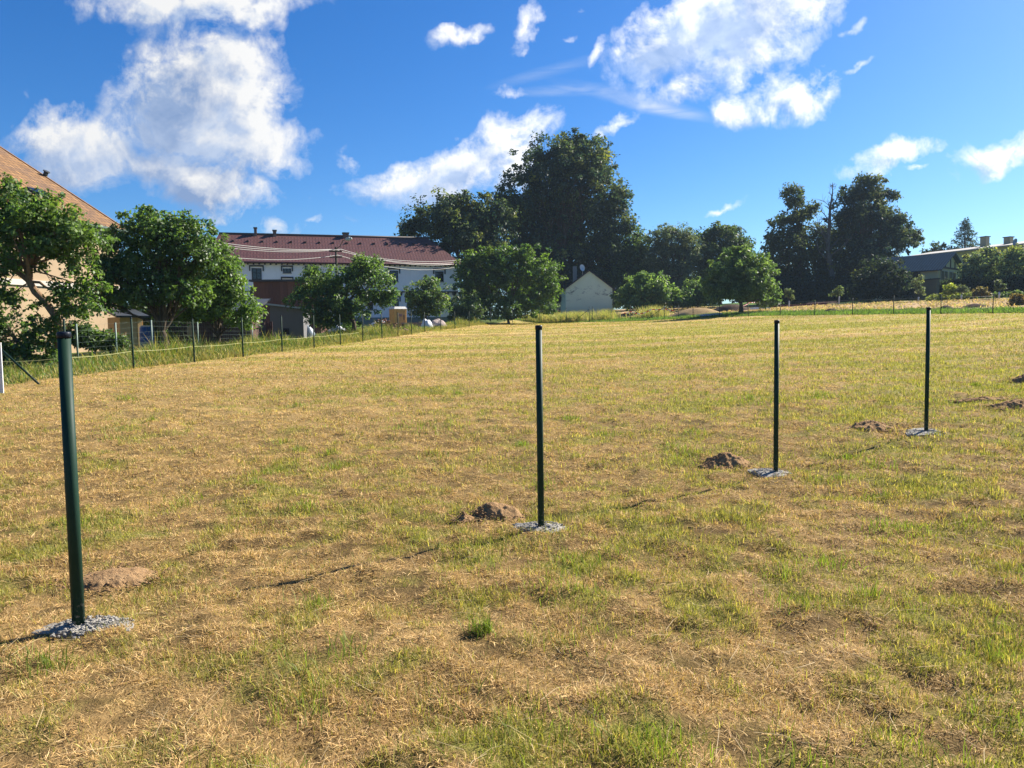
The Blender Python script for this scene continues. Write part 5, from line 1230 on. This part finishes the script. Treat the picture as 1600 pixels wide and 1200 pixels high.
def make_yard():
    # yellow portable toilet
    b = at(622, 507, 66); z = gz(b[0], b[1]); t = thing('portable_toilet', 'orange yellow portable toilet cabin with pale roof beside the rubble pile', 'portable toilet', (b[0], b[1], z), R(33))
    h = at(622, 483, 66)[2] - z; w = .56
    My_ = plain('yellow_plastic', (.62, .36, .10), .5); MB().box(-w, w, -w, w, .1, h).build('cabin', My_, t, .03)
    d = MB().box(-w * .72, w * .72, -w - .035, -w + .01, .2, h - .12).build('door', plain('yellow_door', (.52, .29, .085), .5), t); MB().box(w * .45, w * .56, -w - .07, -w - .03, h * .45, h * .7).build('handle', M_greymetal_dark, d)
    MB().box(-w * .35, w * .25, -w - .045, -w - .03, h * .62, h * .76).build('sign_plate', plain('faded_plate', (.30, .16, .12), .5), d)
    MB().box(-w * 1.04, w * 1.04, -w * 1.04, w * 1.04, -.15, .1).build('skid', M_greymetal_dark, t)
    rf = MB(); vs = [(-w * 1.08, -w * 1.08, h), (w * 1.08, -w * 1.08, h), (w * 1.08, w * 1.08, h), (-w * 1.08, w * 1.08, h)]; tp = [(x * .8, y * .8, h + .2) for x, y, _ in vs]; rf.hexa(vs, tp).build('roof', plain('white_plastic', (.72, .70, .64), .5), t)
    MB().box(w * .99, w + .02, -.3, .3, h - .35, h - .28).build('vent', M_greymetal_dark, t)
    # rubble pile of timber and bricks: each long timber its own piece of the pile
    b = at(598, 516, 57); z = gz(b[0], b[1]); q = random.Random(5); pl = thing('rubble_pile', 'heap of broken reddish brown timber and bricks left of the yellow cabin', 'rubble pile', (b[0], b[1], z))
    mb = MB(); br = MB()
    for i in range(110):
        x = q.gauss(0, .75); y = q.gauss(0, .6); zz = max(.0, 1.0 - .75 * math.hypot(x / 1.05, y / .9)) * q.uniform(.3, 1.); a = q.uniform(0, 3.14); L = q.uniform(.3, 1.1); e = q.uniform(-.35, .35)
        d = np.array([math.cos(a) * math.cos(e), math.sin(a) * math.cos(e), math.sin(e)]); c = np.array([x, y, zz + .1]); s = np.array([-math.sin(a), math.cos(a), 0]); u = np.cross(d, s); w1, w2 = q.uniform(.03, .08), q.uniform(.02, .05)
        (mb if i % 3 else br).hexa([c - d * L / 2 + s * w1 * i1 + u * w2 * i2 for i1, i2 in ((-1, -1), (1, -1), (1, 1), (-1, 1))], [c + d * L / 2 + s * w1 * i1 + u * w2 * i2 for i1, i2 in ((-1, -1), (1, -1), (1, 1), (-1, 1))])
    for i in range(60): x = q.gauss(0, .8); y = q.gauss(0, .6); br.lump((x, y, max(.05, .8 - .7 * math.hypot(x, y)) * q.random()), (.12, .10, .08), i)
    mb.build('timber', mottled('broken_timber', (.16, .10, .065), (.24, .16, .11), 3, .9, .1, .01), pl).__setitem__('kind', 'stuff'); br.build('bricks', mottled('rubble_brick', (.20, .095, .075), (.28, .19, .16), 3, .9, .1, .01), pl).__setitem__('kind', 'stuff')
    # white tarp on top of a low stack behind the pile
    def sheet(px, py, Y, rx, ry, h, seed, name, lab, cat, mat):
        b = at(px, py, Y); z = gz(b[0], b[1]); n = 18; xs = np.linspace(-1, 1, n); X, Yy = np.meshgrid(xs, xs); r = np.hypot(X, Yy)
        Z = h * np.clip(1.15 - r ** 2, 0, 1) ** .5 * (.65 + .7 * fbm(X * 2 + seed, Yy * 2, seed, 3)) - (r > 1.05) * .05
        V = np.stack([X * rx, Yy * ry, Z], -1).reshape(-1, 3); F = [(j * n + i, j * n + i + 1, (j + 1) * n + i + 1, (j + 1) * n + i) for j in range(n - 1) for i in range(n - 1)]
        o = MB().add(V, F, True).build(name, mat); o.location = (b[0], b[1], z - .02); tag(o, lab, cat); return o
    Mt = plain('white_tarp_plastic', (.68, .70, .72), .5)
    sheet(592, 506, 62, .75, .5, .85, 1, 'tarp_heap', 'crumpled white tarp bundle behind the rubble pile', 'tarp', Mt)
    sheet(527, 511, 58, .75, .5, .75, 2, 'tarp_heap', 'white tarp bundle half hidden under the round crowned fruit tree', 'tarp', Mt)
    sheet(478, 519, 59, .7, .5, .95, 5, 'covered_stack', 'bluish grey sheet covered stack right of the grey shed', 'tarp', plain('blue_grey_tarp', (.20, .25, .30), .5))
    sheet(667, 516, 62, .5, .4, .75, 3, 'sand_bag', 'white bulk bag at the foot of the small round fruit tree', 'bag', Mt)
    sheet(683, 513, 63, .8, .6, .75, 4, 'stone_heap', 'pale pinkish stone heap right of the white bulk bag', 'stone heap', mottled('pale_stone', (.32, .25, .22), (.42, .36, .32), 4, .9, .1, .05))
    # brick stack and dark bin next to the cabin
    b = at(645, 511, 65); z = gz(b[0], b[1]); o = MB(); q = random.Random(9)
    for k in range(5):
        for i in range(11): x = -.95 + i * .19 + (k % 2) * .05; o.box(x, x + .18, q.uniform(-.03, .03) - .25, .25, k * .11, k * .11 + .10)
    o = o.build('brick_stack', mottled('pinkish_brick', (.30, .17, .14), (.38, .27, .24), 3, .9, .1, .01)); o.location = (b[0], b[1], z); tag(o, 'low stack of pinkish bricks right of the yellow cabin', 'brick stack')
    b = at(633, 512, 62); z = gz(b[0], b[1]); t = thing('crate', 'small dark brown crate at the right foot of the yellow cabin', 'crate', (b[0], b[1], z)); cm = MB()
    for k in range(3): cm.box(-.24, .24, -.22, -.20, .02 + k * .17, .16 + k * .17).box(-.24, .24, .20, .22, .02 + k * .17, .16 + k * .17).box(-.24, -.22, -.2, .2, .02 + k * .17, .16 + k * .17).box(.22, .24, -.2, .2, .02 + k * .17, .16 + k * .17)
    cm.build('slats', mottled('dark_crate_wood', (.07, .045, .035), (.10, .065, .05)), t); cm = MB()
    for sx in (-1, 1):
        for sy in (-1, 1): cm.box(sx * .20 - .025, sx * .20 + .025, sy * .18 - .02, sy * .18 + .02, -.03, .52)
    cm.box(-.2, .2, -.18, .18, 0, .02).build('frame', M_bark, t)
    # blue barrel with white lid frame
    b = at(230, 540, 35); z = gz(b[0], b[1]); t = thing('blue_barrel', 'blue plastic barrel behind the mesh fence below the tallest left garden tree', 'barrel', (b[0], b[1], z + .2)); hh = [0, .05, .3, .33, .36, .6, .63, .66, .9, .95]; rr = [.26, .29, .30, .315, .30, .30, .315, .30, .29, .25]
    MB().tube([(0, 0, a) for a in hh], rr, 18).build('drum', plain('blue_plastic', (.03, .12, .40), .4), t); MB().tube([(0, 0, .95), (0, 0, .99)], .23, 18).build('lid', M_white, t)
    MB().box(-.4, .4, -.3, .3, -.35, 0).build('plinth', M_brick, t)
    # white panel at the left edge
    b = at(-16, 592, 15.6); z = gz(b[0], b[1]); t = thing('white_board', 'white board standing at the very left edge of the photograph', 'board', (b[0], b[1], z), R(10)); h = at(2, 535, 15.6)[2] - z; x1 = at(1, 560, 15.6)[0] - b[0]
    MB().box(-.7, x1, -.015, .015, .04, h).build('panel', mottled('white_panel', (.66, .66, .64), (.58, .57, .54), 5, .6), t)
    MB().box(-.55, -.50, .015, .07, -.2, h).box(x1 - .16, x1 - .11, .015, .07, -.2, h).build('stake', M_bark, t)
    # white van far left of the green house
    b = at(876, 489, 116); z = gz(b[0], b[1]); t = thing('white_van', 'white van parked left of the green house, mostly hidden by the huge bush', 'van', (b[0], b[1], z), R(-8))
    Mvw = plain('van_white', (.72, .73, .75), .3, .5); prof = [(-2.6, .45), (1.9, .45), (2.0, .8), (1.75, 1.15), (1.1, 1.35), (.75, 2.1), (-2.5, 2.15), (-2.6, 1.9)]
    prof = [(x, zz) for x, zz in prof]; vs = [(x, -.95, zz) for x, zz in prof] + [(x, .95, zz) for x, zz in prof]; k = len(prof)
    MB().add(vs, [tuple(range(k)), tuple(range(2 * k - 1, k - 1, -1))] + [(i, i + k, (i + 1) % k + k, (i + 1) % k) for i in range(k)]).build('body', Mvw, t, .05)
    MB().add([(.0, -.965, 1.35), (1.0, -.965, 1.35), (.72, -.965, 1.95), (.0, -.965, 1.95), (.0, -.94, 1.35), (1.0, -.94, 1.35), (.72, -.94, 1.95), (.0, -.94, 1.95)], [(0, 1, 2, 3), (4, 7, 6, 5), (0, 4, 5, 1), (1, 5, 6, 2), (2, 6, 7, 3), (3, 7, 4, 0)]).build('side_window', M_glass, t)
    Mty = plain('tyre_rubber', (.02, .02, .02), .8)
    for x in (-1.7, 1.25):
        for y in (-.9, .9):
            wo = MB().tube([(x, y - .1, .35), (x, y + .1, .35)], .35, 18).build('wheel', Mty, t); MB().tube([(x, y - .115, .35), (x, y + .115, .35)], .2, 14).build('rim', M_grey, wo)
    # utility pole with lamp and wires
    Yp = 68; b = at(529, 530, Yp); z = gz(b[0], b[1]); t = thing('utility_pole', 'dark wooden power pole with two crossarms and a street lamp before the red roof', 'utility pole', (b[0], b[1], z)); B = np.array(t.location)
    zt = at(529, 386, Yp)[2] - z
    MB().tube([(0, 0, -.3), (0, 0, zt)], [.15, .10], 10).build('pole', mottled('pole_wood', (.045, .035, .028), (.075, .06, .05), 3, .9, .1, .02, (4, 4, .4)), t)
    arms = []
    for py in (393, 402):
        za = at(529, py, Yp)[2] - z; a = MB().box(-.55, .55, -.16, -.06, za - .05, za + .05).build('crossarm', M_bark, t); arms.append(za)
        for x in (-.48, -.2, .2, .48): MB().tube([(x, -.11, za + .05), (x, -.11, za + .10), (x, -.11, za + .17), (x, -.11, za + .20)], [.02, .045, .04, .02], 8).build('insulator', plain('porcelain', (.42, .40, .36), .3), a)
    l1 = at(532, 385, Yp) - B; l2 = at(536, 377, Yp) - B; l3 = at(541, 375, Yp) - B; l4 = at(551, 373.5, Yp) - B
    la = MB().tube([(0, 0, zt - .15), l1 + (0, -.1, 0), l2 + (0, -.25, 0), l3 + (0, -.4, 0)], .035, 8).build('lamp_arm', M_bark_dead, t)
    hd = MB(); d_ = (l4 - l3); d_[1] = 0
    for s0, s1, r0, r1 in ((0, .25, .07, .15), (.25, .8, .15, .17), (.8, 1.05, .17, .06)): hd.tube([l3 + (0, -.4, 0) + d_ * s0, l3 + (0, -.4, 0) + d_ * s1], [r0, r1], 10)
    hd.build('lamp_head', plain('lamp_grey', (.36, .42, .40), .4), la)
    p0 = at(192, 357, 50); p1 = B + np.array([0, -.11, 0]); p2 = at(720, 413, 91.2)
    Mwire = plain('pale_cable', (.42, .42, .38), .5)
    def cable(a, c, sag, n=22):
        return [(a[0] + (c[0] - a[0]) * s, a[1] + (c[1] - a[1]) * s, a[2] + (c[2] - a[2]) * s - sag * 4 * s * (1 - s)) for s in np.linspace(0, 1, n)]
    names = ('topmost', 'second highest', 'third highest', 'lowest')
    for i, (dz0, x, za, dz2) in enumerate(((.35, -.48, arms[0] + .18, .5), (.22, -.2, arms[0] + .18, .3), (.06, .48, arms[0] + .18, .12), (-.55, .2, arms[1] + .18, -.25))):
        q = p1 + np.array([x, 0, za]); path = cable(p0 + np.array([0, 0, dz0]), q, .55 + .1 * i)[:-1] + cable(q, p2 + np.array([0, -.2, dz2]), .55 + .08 * i)
        tag(MB().tube(path, .022, 5).build('power_cable', Mwire), f'{names[i]} of four pale cables crossing the pole from ochre barn to white farmhouse', 'cable', 'cables over the power pole')
    # things past the back fence: hay mound, roof sheets, dark heaps, boards
    mh = mottled('hay', (.42, .30, .15), (.32, .22, .11), 2.5, .95, .05, .08)
    def mound(px, py, Y, rx, ry, h, sd_, name, lab, cat, mat, group=None):
        b = at(px, py, Y); p = np.array([b[0], b[1], gz(b[0], b[1])]); n = 26; xs = np.linspace(-1.2, 1.2, n); X, Yy = np.meshgrid(xs, xs); r = np.hypot(X, Yy) * (1 + .35 * (fbm(X * 1.5 + sd_, Yy * 1.5, sd_, 3) - .5))
        wx = p[0] + X * rx; wy = p[1] + Yy * ry; Z = ground(wx, wy) - p[2] + h * np.clip(1 - r ** 1.7, 0, 1) + .18 * h * (fbm(X * 6, Yy * 6, sd_, 3) - .5) + np.where(r > 1, -.3 * (r - 1), .03)
        V = np.stack([X * rx, Yy * ry, Z], -1).reshape(-1, 3); F = [(j * n + i, j * n + i + 1, (j + 1) * n + i + 1, (j + 1) * n + i) for j in range(n - 1) for i in range(n - 1)]
        o = MB().add(V, F, True).build(name, mat); o.location = tuple(p); tag(o, lab, cat, group); return o
    mound(1085, 487, 77, 2.9, 1.6, .75, 1, 'hay_mound', 'rounded straw coloured hay mound behind the back fence left of the bright round tree', 'hay mound', mh)
    md = mottled('dark_compost', (.075, .05, .035), (.12, .085, .06), 3, .95, .05, .06)
    for px, py, Y, rx, lab in ((1298, 488, 62, .7, 'dark compost heap on the green strip, farthest left of the three'), (1478, 484.5, 56, .5, 'small dark compost heap by the back fence in line with the fourth post'), (1522, 483, 56, 1.0, 'widest dark compost heap near the right end of the green strip')):
        mound(px, py, Y, rx, .5, .26, int(px), 'compost_heap', lab, 'compost heap', md, 'dark compost heaps on the green strip')
    mound(1140, 482, 82, 2.4, 1.2, .7, 5, 'brush_heap', 'low heap of cut brown brush behind the bright round tree', 'brush heap', md)
    for px, py, Y, L, ang, c, lab in ((1240, 477, 84, 7.5, .10, (.15, .055, .045), 'long low stack of dark red boards lying before the undergrowth'), (1108, 489.5, 70, 1.9, .1, (.55, .57, .6), 'pale grey sheets lying on the hay behind the back fence'), (1187, 480, 80, 1.8, -.15, (.62, .64, .66), 'white sheets lying just right of the bright round tree'), (1285, 472.5, 88, 3.4, .05, (.48, .34, .26), 'pale tan boards stacked before the foot of the bare dead tree')):
        b = at(px, py, Y); p = np.array([b[0], b[1], gz(b[0], b[1])]); mb = MB(); q = random.Random(int(px)); ca, sa = math.cos(ang), math.sin(ang)
        for k in range(9):
            y0 = -.5 + .11 * k + q.uniform(-.02, .02); o_ = q.uniform(-.25, .25); zz = .05 + .05 * (k % 4)
            c4 = [(-L / 2 + o_, y0), (L / 2 + o_, y0), (L / 2 + o_, y0 + .10), (-L / 2 + o_, y0 + .10)]
            pts = [(x * ca - y * sa, x * sa + y * ca) for x, y in c4]; gg = [float(ground(p[0] + x, p[1] + y)) - p[2] for x, y in pts]
            mb.hexa([(x, y, g + zz) for (x, y), g in zip(pts, gg)], [(x, y, g + zz + .045) for (x, y), g in zip(pts, gg)])
        o = mb.build('board_stack', mottled('stack_boards', c, tuple(v * .75 for v in c), 2, .8, .2, .01)); o.location = tuple(p); tag(o, lab, 'board stack')
make_posts()
make_buildings()
make_yard()
make_trees()
make_grass()
tall_weeds()
if HAZE > 0:
    mt = bpy.data.materials.new('thin_haze'); nt = NT(mt); v = nt.n('ShaderNodeVolumePrincipled'); v.inputs['Color'].default_value = (.55, .76, 1, 1); v.inputs['Density'].default_value = HAZE; v.inputs['Anisotropy'].default_value = .3
    nt.l(v.outputs[0], nt.out.inputs['Volume'])
    o = MB().box(-1300, 1300, -60, 700, -12, 48).build('haze', mt); tag(o, 'thin bluish summer haze over the far trees', 'haze', kind='stuff')
for _o in scn.objects:
    if 'label' in _o and len(_o['label'].split()) > 16: print('LONG', _o.name, _o['label'])
